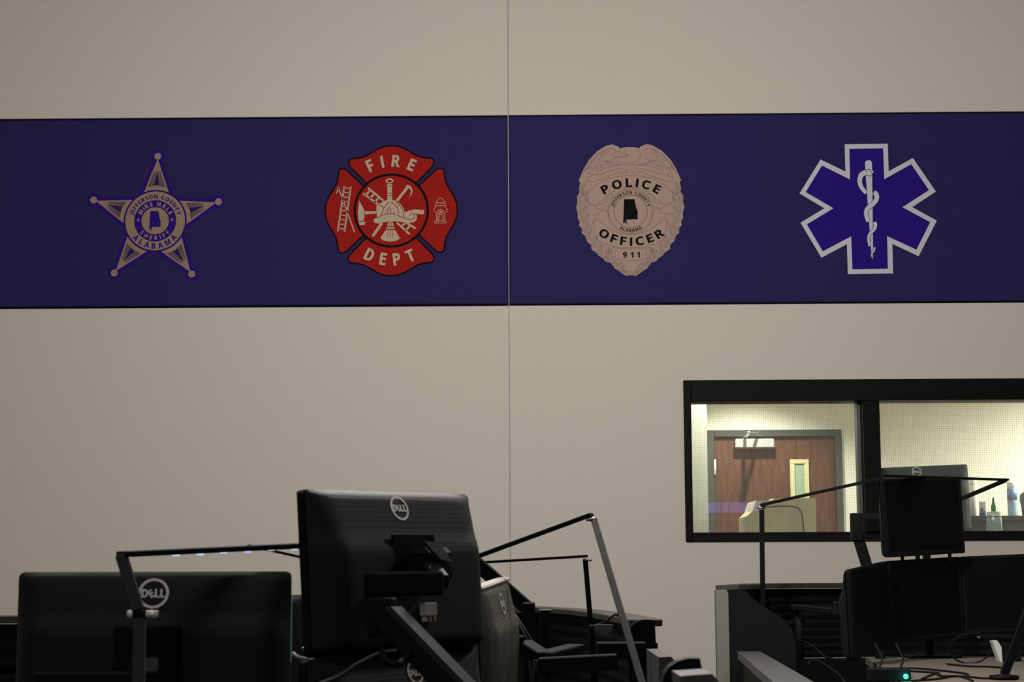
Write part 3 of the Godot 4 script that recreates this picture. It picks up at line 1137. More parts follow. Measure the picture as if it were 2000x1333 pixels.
func badge_emblem(at, k):
	var t = em("badge_emblem", "tan shield-shaped police badge emblem with eagle and laurels, third on the blue band", at)
	var c := [585.0, 680.0]
	var ls := [[575, 112], [530, 116], [500, 125], [480, 105], [430, 88], [380, 100], [300, 150], [230, 225], [180, 310], [138, 412], [150, 414], [152, 440], [140, 475], [146, 512], [124, 540], [126, 600], [116, 645], [130, 695], [128, 735], [146, 770], [140, 800], [165, 835], [163, 868], [190, 892], [205, 938], [242, 975], [245, 1010], [292, 1046], [304, 1064], [345, 1090], [362, 1116], [412, 1130], [440, 1175], [490, 1210], [540, 1245], [582, 1238]]
	var sh := []
	for p in ls:
		sh.append(p)
	for i in range(ls.size() - 2, 0, -1):
		sh.append([1164 - ls[i][0], ls[i][1]])
	var s = stn()
	flat(s, pts(sh, c, k), 0.0005)
	part("shield", s, M["print_shield"], t)
	# engraved lines
	s = stn()
	var z := 0.001
	var w: float = 4.0 * k
	stroke(s, disc(Vector2.ZERO, 196 * k, 64), w, z, -1, true)
	stroke(s, disc(Vector2.ZERO, 184 * k, 64), w * 0.7, z, -1, true)
	stroke(s, disc(Vector2.ZERO, 143 * k, 64), w * 1.6, z, -1, true)
	for sg in [0, 1]:
		var lines := [
			# banner over POLICE
			[[582, 362], [480, 372], [380, 398], [290, 448], [205, 530]], [[205, 530], [222, 600], [300, 622], [385, 590]], [[385, 590], [360, 575], [300, 612]], [[582, 470], [500, 478], [420, 515], [360, 570]], [[375, 560], [400, 530], [432, 528], [420, 560], [385, 572]],
			[[222, 612], [300, 650], [345, 660], [352, 640], [388, 632]],
			# ribbon under the eagle
			[[215, 350], [235, 338], [255, 355], [240, 378], [215, 372]], [[215, 372], [215, 400], [250, 418], [330, 395], [430, 360], [500, 325], [510, 345], [535, 345]], [[255, 355], [330, 350], [420, 320], [500, 302], [532, 300]], [[582, 272], [470, 275], [380, 290], [290, 330]], [[540, 310], [546, 340], [560, 342], [565, 312]],
			# wing
			[[172, 355], [215, 275], [270, 205], [340, 150], [420, 125], [470, 150]], [[190, 330], [250, 245], [310, 185], [380, 140]], [[205, 315], [225, 285], [230, 320], [255, 285], [258, 315], [290, 275], [292, 308], [325, 265], [330, 295], [360, 258]], [[255, 240], [340, 210], [330, 190], [360, 190], [350, 165], [385, 170], [395, 145]], [[285, 255], [350, 235], [400, 240], [450, 205]], [[365, 260], [385, 230], [392, 265], [412, 235], [420, 268], [440, 245], [448, 270], [470, 255], [480, 272], [505, 262]],
			# scrolls by OFFICER
			[[270, 770], [290, 745], [320, 765], [380, 820], [470, 865], [582, 885]], [[270, 770], [275, 840], [300, 930]], [[300, 930], [400, 975], [500, 995], [582, 998]], [[240, 830], [262, 770], [280, 740]], [[225, 710], [300, 700], [350, 662], [388, 690], [400, 735]],
			[[452, 1010], [450, 1090], [520, 1106], [582, 1110]], [[420, 995], [448, 1000], [582, 1012]]]
		for q in lines:
			var m := []
			for p in q:
				m.append([p[0], p[1]] if sg == 0 else [1164 - p[0], p[1]])
			stroke(s, curve2(pts(m, c, k), 4), w, z)
		# laurel leaves
		var leaf := [[180, 455, 0.5], [165, 500, -0.3], [195, 520, 0.7], [150, 560, -0.4], [200, 585, 0.5], [150, 620, -0.5], [195, 655, 0.5], [155, 690, -0.5], [205, 725, 0.4], [175, 760, -0.6], [215, 800, 0.3], [185, 840, -0.7], [235, 860, 0.2], [220, 910, -0.8], [275, 925, 0.1], [265, 975, -0.9], [325, 990, 0.0], [315, 1040, -1.0], [375, 1050, -0.2], [375, 1095, -1.1], [430, 1100, -0.4], [445, 1145, -1.2], [500, 1150, -0.9], [500, 1195, -1.2], [545, 1215, -0.9], [405, 1025, 0.0]]
		for q in leaf:
			var x: float = q[0] if sg == 0 else 1164 - q[0]
			var turn: float = -q[2] if sg == 0 else q[2]
			stroke(s, ellipse(pts([[x, q[1]]], c, k)[0], 15 * k, 36 * k, turn, 14), w * 0.8, z, -1, true)
			stroke(s, ellipse(pts([[x, q[1]]], c, k)[0], 5 * k, 24 * k, turn, 10), w * 0.7, z, -1, true)
	# eagle head, beak and globe
	for q in [[[500, 125], [488, 150], [455, 160], [440, 185], [460, 200], [500, 195], [560, 190], [570, 180], [520, 165], [490, 150]], [[570, 182], [545, 200], [490, 205], [455, 212], [500, 245], [560, 255], [620, 250], [662, 215], [678, 185], [665, 150], [640, 125]], [[395, 158], [405, 152], [408, 162]]]:
		stroke(s, curve2(pts(q, c, k), 4), w, z)
	for q in [[405, 1022], [765, 1022]]:
		stroke(s, ellipse(pts([q], c, k)[0], 13 * k, 15 * k, 0.0, 12), w, z, -1, true)
	part("engraved_lines", s, M["print_line"], t)
	s = stn()
	text_arc(s, "POLICE", Vector2(5, -216) * k, 430 * k, 122.5, 57.5, 76 * k, 0.0012, false, 1.25)
	part("lettering", s, M["print_black"], t)
	s = stn()
	text_arc(s, "OFFICER", Vector2(8, 178) * k, 480 * k, 232.5, 306.5, 74 * k, 0.0012, true, 1.25)
	part("lettering", s, M["print_black"], t)
	s = stn()
	text_arc(s, "JEFFERSON COUNTY", Vector2.ZERO, 152 * k, 165, 15, 27 * k, 0.0012)
	part("lettering", s, M["print_black"], t)
	s = stn()
	text_arc(s, "ALABAMA", Vector2.ZERO, 180 * k, 237, 303, 27 * k, 0.0012, true)
	part("lettering", s, M["print_black"], t)
	s = stn()
	text_line(s, "911", Vector2(2, -380) * k, 50 * k, 0.0012, 146 * k)
	part("lettering", s, M["print_black"], t)
	s = stn()
	flat(s, alabama(c, k), 0.0012)
	part("state_outline", s, M["print_black"], t)

func medical_emblem(at, k):
	var t = em("medical_emblem", "purple six-armed medical star emblem edged in white, with a snake on a staff", at)
	var c := [691.0, 655.0]
	var ln := 0.031
	var s = stn()
	flat(s, pts([[488, 87], [860, 85], [868, 328], [1077, 213], [1275, 510], [1070, 645], [1283, 765], [1125, 1075], [900, 965], [907, 1223], [519, 1227], [510, 965], [292, 1082], [110, 775], [315, 650], [100, 518], [280, 220], [495, 328]], c, k, ln), 0.0004)
	part("white_border", s, M["print_white"], t)
	s = stn()
	flat(s, pts([[528, 127], [820, 125], [830, 398], [1063, 267], [1215, 497], [987, 645], [1225, 778], [1107, 1018], [855, 898], [862, 1182], [558, 1185], [546, 898], [303, 1027], [165, 790], [393, 650], [153, 507], [292, 273], [535, 398]], c, k, ln), 0.0009)
	part("star_field", s, M["print_royal"], t)
	s = stn()
	flat(s, pts([[663, 260], [668, 243], [680, 231], [695, 228], [710, 232], [720, 244], [724, 262], [735, 1085], [728, 1096], [722, 1085]], c, k, ln), 0.0013)
	part("staff", s, M["print_white"], t)
	var front := [[[[728, 350], [700, 338], [668, 340], [632, 360], [618, 410], [632, 465], [674, 520]], 54, 32], [[[738, 512], [762, 535], [760, 580], [722, 625], [686, 655], [672, 700], [692, 770]], 44, 32], [[[744, 775], [754, 800], [742, 840], [710, 872], [694, 915], [704, 985]], 33, 17], [[[745, 995], [745, 1020], [728, 1045], [720, 1062], [728, 1090]], 17, 6]]
	var dark
	var white
	for q in front:
		var path = curve2(pts(q[0], c, k, ln), 7)
		dark = stn()
		white = stn()
		stroke(dark, path, (q[1] + 8) * k, 0.0017, (q[2] + 8) * k)
		stroke(white, path, q[1] * k, 0.0021, q[2] * k)
		part("snake_outline", dark, M["print_navy"], t)
		part("snake_coil", white, M["print_white"], t)
	white = stn()
	flat(white, ellipse(pts([[694, 342]], c, k, ln)[0], 36 * k, 21 * k, -0.25), 0.0022)
	part("snake_head", white, M["print_white"], t)
	s = stn()
	stroke(s, curve2(pts([[650, 320], [690, 313], [728, 348], [705, 368], [668, 358]], c, k, ln)), 4 * k, 0.0025)
	stroke(s, pts([[670, 327], [684, 330]], c, k, ln), 7 * k, 0.0026)
	stroke(s, pts([[728, 360], [738, 545]], c, k, ln), 4 * k, 0.0026)
	part("snake_lines", s, M["print_navy"], t)


# ---------------------------------------------------------------- monitors, lamps, arms
func monitor(called, label, tl, tr, bl, back, logo_r = 0.03, logo_drop = 0.045, logo_u = 0.5, thick = 0.055, frame_m = "bezel", shell_m = "ribbed_plastic"):
	# corners as seen from the camera; «back» shows the rear shell, else the screen
	var x: Vector3 = (tr - tl).normalized()
	var y: Vector3 = (tl - bl)
	y = (y - x * y.dot(x)).normalized()
	var z: Vector3 = x.cross(y)
	var w: float = (tr - tl).length()
	var h: float = (tl - bl).length()
	var o: Vector3 = tl + x * w * 0.5 - y * h * 0.5
	var t = thing(called, label, "monitor", o)
	t.basis = Basis(x, y, z)
	if not back:
		# node's z looks at the viewer in both cases; turn the parts round when the screen faces the viewer
		t.basis = Basis(-x, y, -z)
	var rc := 0.012
	# front frame (screen side is -z)
	var s = stn()
	var outline := []
	for k in [[1, 1, 0.0], [-1, 1, PI / 2], [-1, -1, PI], [1, -1, PI * 1.5]]:
		for i in 5:
			var a: float = k[2] + PI / 2 * i / 4.0
			outline.append(Vector2(k[0] * (w * 0.5 - rc), k[1] * (h * 0.5 - rc)) + Vector2.from_angle(a) * rc)
	prism(s, outline, -0.018, 0.0)
	for q in [[Vector3(-w * 0.5 + 0.002, -h * 0.5 + 0.002, -0.022), Vector3(w * 0.5 - 0.002, -h * 0.5 + 0.02, -0.0175)], [Vector3(-w * 0.5 + 0.002, h * 0.5 - 0.017, -0.022), Vector3(w * 0.5 - 0.002, h * 0.5 - 0.002, -0.0175)], [Vector3(-w * 0.5 + 0.002, -h * 0.5 + 0.02, -0.022), Vector3(-w * 0.5 + 0.017, h * 0.5 - 0.017, -0.0175)], [Vector3(w * 0.5 - 0.017, -h * 0.5 + 0.02, -0.022), Vector3(w * 0.5 - 0.002, h * 0.5 - 0.017, -0.0175)]]:
		span(s, q[0], q[1], 0.002)
	part("front_frame", s, M[frame_m], t)
	s = stn()
	span(s, Vector3(-w * 0.5 + 0.0172, -h * 0.5 + 0.0202, -0.0205), Vector3(w * 0.5 - 0.0172, h * 0.5 - 0.0172, -0.0182))
	part("screen", s, M["screen"], t)
	# rear shell: a sloping ribbed head, a shoulder, then the deep body
	var nx := 28
	var ny := 28
	var head: float = 0.22 * h
	var grid := []
	for j in ny + 1:
		var row := []
		var v: float = float(j) / ny
		v = v * v * (3.0 - 2.0 * v) * 0.5 + v * 0.5
		var yy: float = h * 0.5 - h * v
		var cut := 0.0
		var e: float = absf(yy) - (h * 0.5 - rc)
		if e > 0.0:
			cut = rc - sqrt(maxf(rc * rc - e * e, 0.0))
		for i in nx + 1:
			var u: float = float(i) / nx * 2.0 - 1.0
			u = signf(u) * pow(absf(u), 0.8)
			var xx: float = u * (w * 0.5 - cut)
			var from_top: float = h * 0.5 - yy
			var d: float = 0.016 + 0.36 * thick * minf(from_top / head, 1.0)
			d += thick * 0.34 * smoothstep(head, head + 0.055, from_top)
			var side: float = minf(w * 0.5 - absf(xx), 0.05) / 0.05
			d = lerpf(0.004, d, pow(clampf(side, 0.0, 1.0), 0.45))
			var ends: float = minf(minf(from_top, h - from_top), 0.016) / 0.016
			d = lerpf(0.0, d, pow(clampf(ends, 0.0, 1.0), 0.5))
			row.append(Vector3(xx, yy, d))
		grid.append(row)
	s = stn(true)
	for j in ny:
		for i in nx:
			face(s, [grid[j][i], grid[j][i + 1], grid[j + 1][i + 1]], Vector3.BACK + Vector3.UP * 0.001)
			face(s, [grid[j][i], grid[j + 1][i + 1], grid[j + 1][i]], Vector3.BACK + Vector3.UP * 0.001)
	part("rear_shell", s, M[shell_m], t)
	if not back:
		return t
	# ring mark on the sloping head
	var slope: float = 0.36 * thick / head
	var ln := Vector3(0, slope, 1).normalized()
	var ly: Vector3 = (Vector3.UP - ln * ln.y).normalized()
	var lb := Basis(Vector3.RIGHT, ly, ln)
	var lo := Vector3((logo_u - 0.5) * w, h * 0.5 - logo_drop, 0.016 + slope * logo_drop)
	s = stn()
	stroke(s, disc(Vector2.ZERO, logo_r * 0.91, 48), logo_r * 0.18, 0.0015, -1, true)
	var ring = part("ring_mark", s, M["logo"], t)
	ring.transform = Transform3D(lb, lo)
	s = stn()
	var cap: float = logo_r * 0.56
	var xs := [-0.56, -0.14, 0.25, 0.6]
	for i in 4:
		var b := Basis.from_scale(Vector3(cap * 0.98, cap, 1))
		if i == 1:
			b = Basis(Vector3.BACK, 0.62) * Basis.from_scale(Vector3(cap * 0.95, cap * 0.95, 1))
		letter(s, "DELL"[i], Transform3D(b, Vector3(xs[i] * logo_r, -cap * 0.5, 0.0016) + (Vector3(cap * 0.28, cap * 0.08, 0) if i == 1 else Vector3.ZERO)))
	part("lettering", s, M["logo"], ring)
	return t

func lamp(called, label, base, knee, joint, tip, width = 0.022, leds = [], led_size = 0.013, split = true, metal = "lamp_metal"):
	# desk lamp: post from base to knee, arm from knee to joint, flat light bar from joint to tip
	var t = thing(called, label, "desk lamp", base)
	var a := Vector3.ZERO
	var k: Vector3 = knee - base
	var j: Vector3 = joint - base
	var e: Vector3 = tip - base
	var s = stn(true)
	lathe(s, [Vector2(0, 0), Vector2(0.05, 0), Vector2(0.052, 0.004), Vector2(0.05, 0.012), Vector2(0.015, 0.016), Vector2(0, 0.016)], a, 24)
	part("base", s, M["lamp_metal"], t)
	s = stn()
	beam(s, Vector3(0, 0.014, 0) if k.y > 0.1 else a, k, width, width * 0.6, 0.0015, Vector3.BACK)
	part("post", s, M[metal], t)
	if split:
		s = stn()
		beam(s, k + (j - k) * 0.08, j, width, width * 0.6, 0.0015, Vector3.BACK)
		part("upper_arm", s, M[metal], t)
		for q in [[-0.023, -width * 0.55], [width * 0.55, 0.034]]:
			s = stn(true)
			tube(s, [k + Vector3(q[0], 0, 0), k + Vector3(q[1], 0, 0)], 0.0082, 12)
			part("hinge_pin", s, M["pin_silver"], t)
		s = stn(true)
		tube(s, [k + Vector3(-width * 0.55, 0, 0), k + Vector3(width * 0.55, 0, 0)], 0.009, 12)
		part("hinge_hub", s, M["black_plastic"], t)
	else:
		s = stn(true)
		tube(s, [j + Vector3(-width * 0.9, -0.012, 0), j + Vector3(width * 0.9, -0.012, 0)], width * 0.3, 12)
		part("hinge_pin", s, M["steel"], t)
	s = stn()
	beam(s, j, e, width * 1.5, width * 0.52, 0.0015)
	part("light_bar", s, M["lamp_metal"], t)
	for p in leds:
		s = stn()
		box(s, p - base, Vector3(led_size, 0.004, led_size * 0.8), 0.0008)
		part("led", s, M["led_white"], t)
	return t

func slat_wall(t, path, ys, n, thick = 0.02):
	# n horizontal slats on a dark backing along a curved plan line, from ys[0] up to ys[1]
	var bk = stn()
	for k in path.size() - 1:
		beam(bk, Vector3(path[k].x, (ys[0] + ys[1]) * 0.5, path[k].z), Vector3(path[k + 1].x, (ys[0] + ys[1]) * 0.5, path[k + 1].z), 0.005, ys[1] - ys[0] - 0.004, 0.0)
	part("backing", bk, M["slat"], t)
	var step: float = (ys[1] - ys[0]) / n
	for i in n:
		var s = stn()
		for k in path.size() - 1:
			var a: Vector3 = path[k]
			var b: Vector3 = path[k + 1]
			var y0: float = ys[0] + step * i + step * 0.09
			var y1: float = ys[0] + step * (i + 1) - step * 0.09
			var d: Vector3 = (b - a).normalized()
			var nrm: Vector3 = Vector3(-d.z, 0, d.x) * thick * 0.5
			for sg in [-1.0, 1.0]:
				var m: float = (y0 + y1) * 0.5
				var o: Vector3 = nrm * sg
				var o2: Vector3 = nrm * sg * 0.55
				face(s, [Vector3(a.x, y0, a.z) + o2, Vector3(b.x, y0, b.z) + o2, Vector3(b.x, m, b.z) + o, Vector3(a.x, m, a.z) + o], o + Vector3.DOWN * 0.004)
				face(s, [Vector3(a.x, m, a.z) + o, Vector3(b.x, m, b.z) + o, Vector3(b.x, y1, b.z) + o2, Vector3(a.x, y1, a.z) + o2], o + Vector3.UP * 0.004)
			face(s, [Vector3(a.x, y1, a.z) - nrm * 0.55, Vector3(b.x, y1, b.z) - nrm * 0.55, Vector3(b.x, y1, b.z) + nrm * 0.55, Vector3(a.x, y1, a.z) + nrm * 0.55], Vector3.UP)
			face(s, [Vector3(a.x, y0, a.z) - nrm * 0.55, Vector3(b.x, y0, b.z) - nrm * 0.55, Vector3(b.x, y0, b.z) + nrm * 0.55, Vector3(a.x, y0, a.z) + nrm * 0.55], Vector3.DOWN)
			if k == 0:
				face(s, [Vector3(a.x, y0, a.z) - nrm * 0.55, Vector3(a.x, y0, a.z) + nrm * 0.55, Vector3(a.x, y1, a.z) + nrm * 0.55, Vector3(a.x, y1, a.z) - nrm * 0.55], -d)
			if k == path.size() - 2:
				face(s, [Vector3(b.x, y0, b.z) - nrm * 0.55, Vector3(b.x, y0, b.z) + nrm * 0.55, Vector3(b.x, y1, b.z) + nrm * 0.55, Vector3(b.x, y1, b.z) - nrm * 0.55], d)
		part("slat", s, M["slat"], t)

func cap_rail(t, path, y0, y1, wide):
	for k in path.size() - 1:
		var s = stn()
		var a: Vector3 = path[k]
		var b: Vector3 = path[k + 1]
		a.y = (y0 + y1) * 0.5
		b.y = a.y
		var gap: Vector3 = (b - a).normalized() * 0.002
		beam(s, a + gap, b - gap, wide, y1 - y0, 0.003)
		part("cap_rail", s, M["cap"], t)

func fin_poly(raw, z):
	# outline of a console's end fin: world metres in the plane of that fin
	var o := []
	for p in raw:
		o.append(Vector2(p.x, p.y))
	return o


# ---------------------------------------------------------------- the near console on the left
func console_near():
	var s
	var c = thing("dispatch_console", "near dark console whose desk carries the two big foreground monitors", "console", Vector3(-0.3, 0, -3.7))
	s = stn()
	prism(s, [Vector2(-1.1, -0.36), Vector2(0.45, -0.36), Vector2(0.5, -0.93), Vector2(0.74, -0.93), Vector2(0.95, 0.35), Vector2(0.9, 0.6), Vector2(0.3, 0.6), Vector2(-1.1, 0.35)], -0.03, 0.0, Transform3D(Basis(Vector3(1, 0, 0), Vector3(0, 0, -1), Vector3(0, 1, 0)), Vector3(0, 0.71, 0)))
	part("desk_top", s, M["base_dark"], c)
	for q in [[Vector3(-1.08, 0, -0.3), Vector3(-0.98, 0.68, 0.3)], [Vector3(0.3, 0, -0.3), Vector3(0.5, 0.68, 0.3)], [Vector3(0.66, 0, -0.55), Vector3(0.88, 0.68, -0.3)]]:
		s = stn()
		span(s, q[0], q[1], 0.004)
		part("pedestal", s, M["base_dark"], c)
	# end fin and grey fairing at the lower right
	var f = sub("end_fin", c, Vector3(0, 0, -2.8))
	s = stn()
	prism(s, fin_poly([Vector3(0.192, 1.012, -2.800), Vector3(0.196, 1.029, -2.800), Vector3(0.204, 1.040, -2.800), Vector3(0.217, 1.048, -2.800), Vector3(0.231, 1.052, -2.800), Vector3(0.250, 1.052, -2.800), Vector3(0.253, 1.036, -2.800), Vector3(0.252, 0.952, -2.800), Vector3(0.192, 0.952, -2.800)], 0), -0.05, 0.0)
	part("fin", s, M["fin"], f)
	s = stn()
	var a0: Vector3 = Vector3(0.207, 1.035, -2.790)
	var a1: Vector3 = Vector3(0.252, 1.038, -2.790)
	prism(s, [Vector2(a0.x, a0.y), Vector2(a1.x, a1.y), Vector2(a1.x + 0.06, a1.y - 0.065), Vector2(a1.x + 0.06, 0.0), Vector2(a0.x, 0.0)], 0.01, 0.16)
	part("fairing", s, M["grey_laminate"], f)

	# left monitor, square on to us
	var ml = monitor("monitor", "wide black monitor seen from behind at the left with a white ring mark", Vector3(-1.039, 1.187, -3.750), Vector3(-0.489, 1.186, -3.750), Vector3(-1.032, 0.864, -3.750), true, 0.0312, 0.0435, 0.507)
	# glowing strip put on the frame edge for the glow of a screen
	s = stn()
	span(s, Vector3(0.2735, -0.02, -0.0225), Vector3(0.2755, 0.11, -0.0185))
	part("screen_glow_strip", s, M["screen_glow"], ml)
	s = stn()
	box(s, Vector3(0.0, -0.01, 0.062), Vector3(0.13, 0.13, 0.018), 0.004)
	box(s, Vector3(0.0, -0.03, 0.095), Vector3(0.05, 0.05, 0.06), 0.008)
	part("mount_plate", s, M["black_plastic"], ml)
	s = stn()
	prism(s, [Vector2(0.002, -0.005), Vector2(0.036, -0.005), Vector2(0.036, -0.028), Vector2(0.028, -0.038), Vector2(0.002, -0.038)], 0.124, 0.13)
	part("mount_clip", s, M["silver_plastic"], ml)
	var am = thing("monitor_support", "low dark arm behind the lamp post that carries the left monitor", "monitor arm", Vector3(-0.76, 0.76, -3.6))
	s = stn()
	span(s, Vector3(-0.2, 0.2, -0.03), Vector3(0.04, 0.235, 0.02), 0.004)
	part("cross_arm", s, M["arm_metal"], am)
	s = stn(true)
	tube(s, [Vector3(-0.18, -0.05, 0), Vector3(-0.18, 0.2, 0)], 0.02, 16)
	part("column", s, M["arm_metal"], am)

	# task lamp over the left monitor
	lamp("desk_lamp", "jointed desk lamp in lit-toned metal in front of the left monitor, its bar dotted with lights", Vector3(-0.739, 0.71, -3.5), Vector3(-0.740, 1.106, -3.500), Vector3(-0.778, 1.219, -3.500), Vector3(-0.431, 1.242, -3.900), 0.022, [Vector3(-0.693, 1.218, -3.600), Vector3(-0.655, 1.220, -3.650), Vector3(-0.617, 1.224, -3.700), Vector3(-0.575, 1.226, -3.740), Vector3(-0.535, 1.230, -3.790), Vector3(-0.493, 1.232, -3.830)], 0.013, true, "lamp_metal_lit")

	# centre monitor, turned to the right
	var mc = monitor("monitor", "tall-standing black monitor on a thick arm in the middle, seen from behind and turned", Vector3(-0.434, 1.341, -3.500), Vector3(-0.138, 1.346, -3.900), Vector3(-0.415, 1.024, -3.490), true, 0.026, 0.036, 0.49, 0.06)
	s = stn()
	span(s, Vector3(-0.065, -0.005, 0.052), Vector3(0.065, 0.07, 0.058), 0.002)
	part("mount_recess", s, M["base_dark"], mc)
	s = stn()
	box(s, Vector3(0.01, 0.005, 0.085), Vector3(0.09, 0.07, 0.06), 0.012)
	part("mount_head", s, M["black_plastic"], mc)
	s = stn()
	prism(s, [Vector2(-0.055, 0.05), Vector2(-0.005, 0.046), Vector2(0.03, 0.008), Vector2(-0.005, 0.014)], 0.118, 0.128)
	part("mount_clip", s, M["silver_plastic"], mc)
	s = stn()
	box(s, Vector3(0.022, -0.08, 0.066), Vector3(0.038, 0.026, 0.016), 0.002)
	for x in [0.008, 0.022, 0.036]:
		box(s, Vector3(x, -0.098, 0.066), Vector3(0.006, 0.012, 0.01), 0.001)
	part("video_plug", s, M["connector"], mc)
	s = stn()
	box(s, Vector3(-0.095, -0.068, 0.0553), Vector3(0.03, 0.013, 0.001))
	part("sticker", s, M["silver_plastic"], mc)

	# lower centre monitor
	monitor("monitor", "black monitor low in the middle whose ring mark peeks over the picture's lower edge", Vector3(-0.421, 1.022, -3.460), Vector3(-0.120, 1.030, -3.870), Vector3(-0.416, 0.753, -3.460), true, 0.0225, 0.04, 0.545, 0.055)

	# the arm that holds the centre monitor
	am = thing("monitor_support", "thick black sloping arm that holds the middle monitor", "monitor arm", Vector3(0, 0, 0))
	s = stn()
	beam(s, Vector3(-0.313, 1.161, -3.500), Vector3(-0.175, 1.162, -3.560), 0.04, 0.046, 0.005)
	part("cross_block", s, M["arm_metal"], am)
	s = stn(true)
	lathe(s, [Vector2(0, -0.035), Vector2(0.026, -0.035), Vector2(0.028, -0.03), Vector2(0.028, 0.03), Vector2(0.026, 0.036), Vector2(0, 0.036)], Vector3(-0.280, 1.100, -3.460), 24)
	part("swivel", s, M["arm_metal"], am)
	s = stn()
	beam(s, Vector3(-0.270, 1.105, -3.440), Vector3(-0.051, 0.895, -3.300), 0.05, 0.052, 0.008)
	part("spring_arm", s, M["arm_metal"], am)
	s = stn(true)
	lathe(s, [Vector2(0, 0.71), Vector2(0.045, 0.71), Vector2(0.045, 0.725), Vector2(0.024, 0.73), Vector2(0.024, 0.93), Vector2(0, 0.93)], Vector3(-0.04, 0, -3.31), 20)
	part("column", s, M["arm_metal"], am)
	s = stn()
	beam(s, Vector3(-0.175, 1.162, -3.560), Vector3(-0.220, 1.211, -3.660), 0.035, 0.03, 0.004)
	part("tilt_link", s, M["arm_metal"], am)

	# cables at the foot of the centre monitor
	s = stn(true)
	tube(s, curve([Vector3(-0.413, 0.973, -3.420), Vector3(-0.357, 0.994, -3.420), Vector3(-0.320, 1.018, -3.420), Vector3(-0.278, 1.037, -3.420), Vector3(-0.248, 1.041, -3.400)], 6), 0.0035)
	tag(part("cable", s, M["grey_cable"]), "grey cable sweeping across the lower middle monitor", "cable")
	s = stn(true)
	tube(s, curve([Vector3(-0.275, 1.044, -3.380), Vector3(-0.267, 1.026, -3.370), Vector3(-0.248, 1.018, -3.360), Vector3(-0.233, 1.026, -3.360), Vector3(-0.224, 1.039, -3.380)], 6), 0.006)
	var cb = tag(part("cable", s, M["cable"]), "thick black cable loop with a silver tip hanging under the middle monitor", "cable")
	s = stn(true)
	tube(s, [Vector3(-0.240, 1.022, -3.352), Vector3(-0.233, 1.027, -3.350)], 0.005)
	part("tip", s, M["silver_plastic"], cb)
	s = stn(true)
	tube(s, curve([Vector3(-0.502, 1.015, -3.900), Vector3(-0.491, 1.009, -3.880), Vector3(-0.469, 1.006, -3.840), Vector3(-0.443, 1.004, -3.800)], 6), 0.005)
	cb = tag(part("cable", s, M["silver_plastic"]), "short grey lead with bright metal ends between the left and middle monitors", "cable")
	for p in [Vector3(-0.473, 1.028, -3.840), Vector3(-0.465, 1.008, -3.820)]:
		s = stn(true)
		lathe(s, [Vector2(0, -0.004), Vector2(0.004, -0.003), Vector2(0.004, 0.003), Vector2(0, 0.004)], p, 10)
		part("metal_end", s, M["steel"], cb)

	# monitor seen almost edge-on, its back towards the aisle
	var me = monitor("monitor", "grey monitor with its top edge coloured pale as if lit, seen almost edge-on beside the middle monitor", Vector3(-0.131, 1.146, -4.300), Vector3(-0.073, 1.167, -4.720), Vector3(-0.123, 0.855, -4.300), true, 0.026, 0.05, 0.5, 0.036, "silver_plastic", "grey_shell")  # silver frame stands in for light caught along the bezel
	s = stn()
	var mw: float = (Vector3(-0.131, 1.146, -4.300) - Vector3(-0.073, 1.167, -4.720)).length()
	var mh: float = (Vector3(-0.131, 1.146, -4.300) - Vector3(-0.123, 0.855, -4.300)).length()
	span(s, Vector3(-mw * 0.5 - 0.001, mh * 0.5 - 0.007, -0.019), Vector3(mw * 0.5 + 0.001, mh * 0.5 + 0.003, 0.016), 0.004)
	part("lit_top_edge", s, M["lit_edge_pale"], me)  # pale band put in for the light on the top rim

	# high-backed chair of this console
	var ch = thing("office_chair", "dark high-backed office chair between the left and middle monitors", "office chair", Vector3(-0.48, 0, -4.75))
	s = stn(true)
	for j in 12:
		for i in 12:
			var q := []
			for k in [[0, 0], [1, 0], [1, 1], [0, 1]]:
				var u: float = (i + k[0]) / 12.0 * TAU
				var v: float = -PI / 2 + (j + k[1]) / 12.0 * PI
				var cu: float = signf(cos(u)) * pow(absf(cos(u)), 0.5)
				var su: float = signf(sin(u)) * pow(absf(sin(u)), 0.7)
				var cv: float = pow(maxf(cos(v), 0.0), 0.4)
				q.append(Vector3(0.24 * cu * cv, 0.80 + 0.335 * signf(sin(v)) * pow(absf(sin(v)), 0.7), -0.02 + 0.05 * su * cv))
			var n: Vector3 = (q[0] + q[2]) * 0.5 - Vector3(0, 0.80, -0.02)
			n.z *= 6.0
			if (q[1] - q[0]).length() < 1e-5:
				q.remove_at(1)
			elif (q[2] - q[3]).length() < 1e-5:
				q.remove_at(2)
			face(s, q, n)
	part("backrest", s, M["cloth_dark"], ch)
	s = stn()
	box(s, Vector3(0, 0.46, -0.25), Vector3(0.5, 0.09, 0.48), 0.035)
	part("seat", s, M["cloth_dark"], ch)
	s = stn()
	beam(s, Vector3(0, 0.46, -0.05), Vector3(0, 0.62, 0.04), 0.08, 0.02, 0.004, Vector3.BACK)
	part("back_bracket", s, M["black_plastic"], ch)
	s = stn(true)
	tube(s, [Vector3(0, 0.09, -0.25), Vector3(0, 0.42, -0.25)], 0.028, 14)
	part("gas_column", s, M["black_plastic"], ch)
	for k in 5:
		var a: float = TAU * k / 5
		var dir := Vector3(cos(a), 0, sin(a))
		s = stn()
		beam(s, Vector3(0, 0.1, -0.25), Vector3(0, 0.075, -0.25) + dir * 0.3, 0.045, 0.03, 0.006)
		part("base_spoke", s, M["black_plastic"], ch)
		s = stn(true)
		lathe(s, [Vector2(0, -0.02), Vector2(0.03, -0.02), Vector2(0.03, 0.02), Vector2(0, 0.02)], Vector3(0, 0.03, -0.25) + dir * 0.3, 14, Basis(dir, PI / 2))
		part("caster", s, M["black_plastic"], ch)

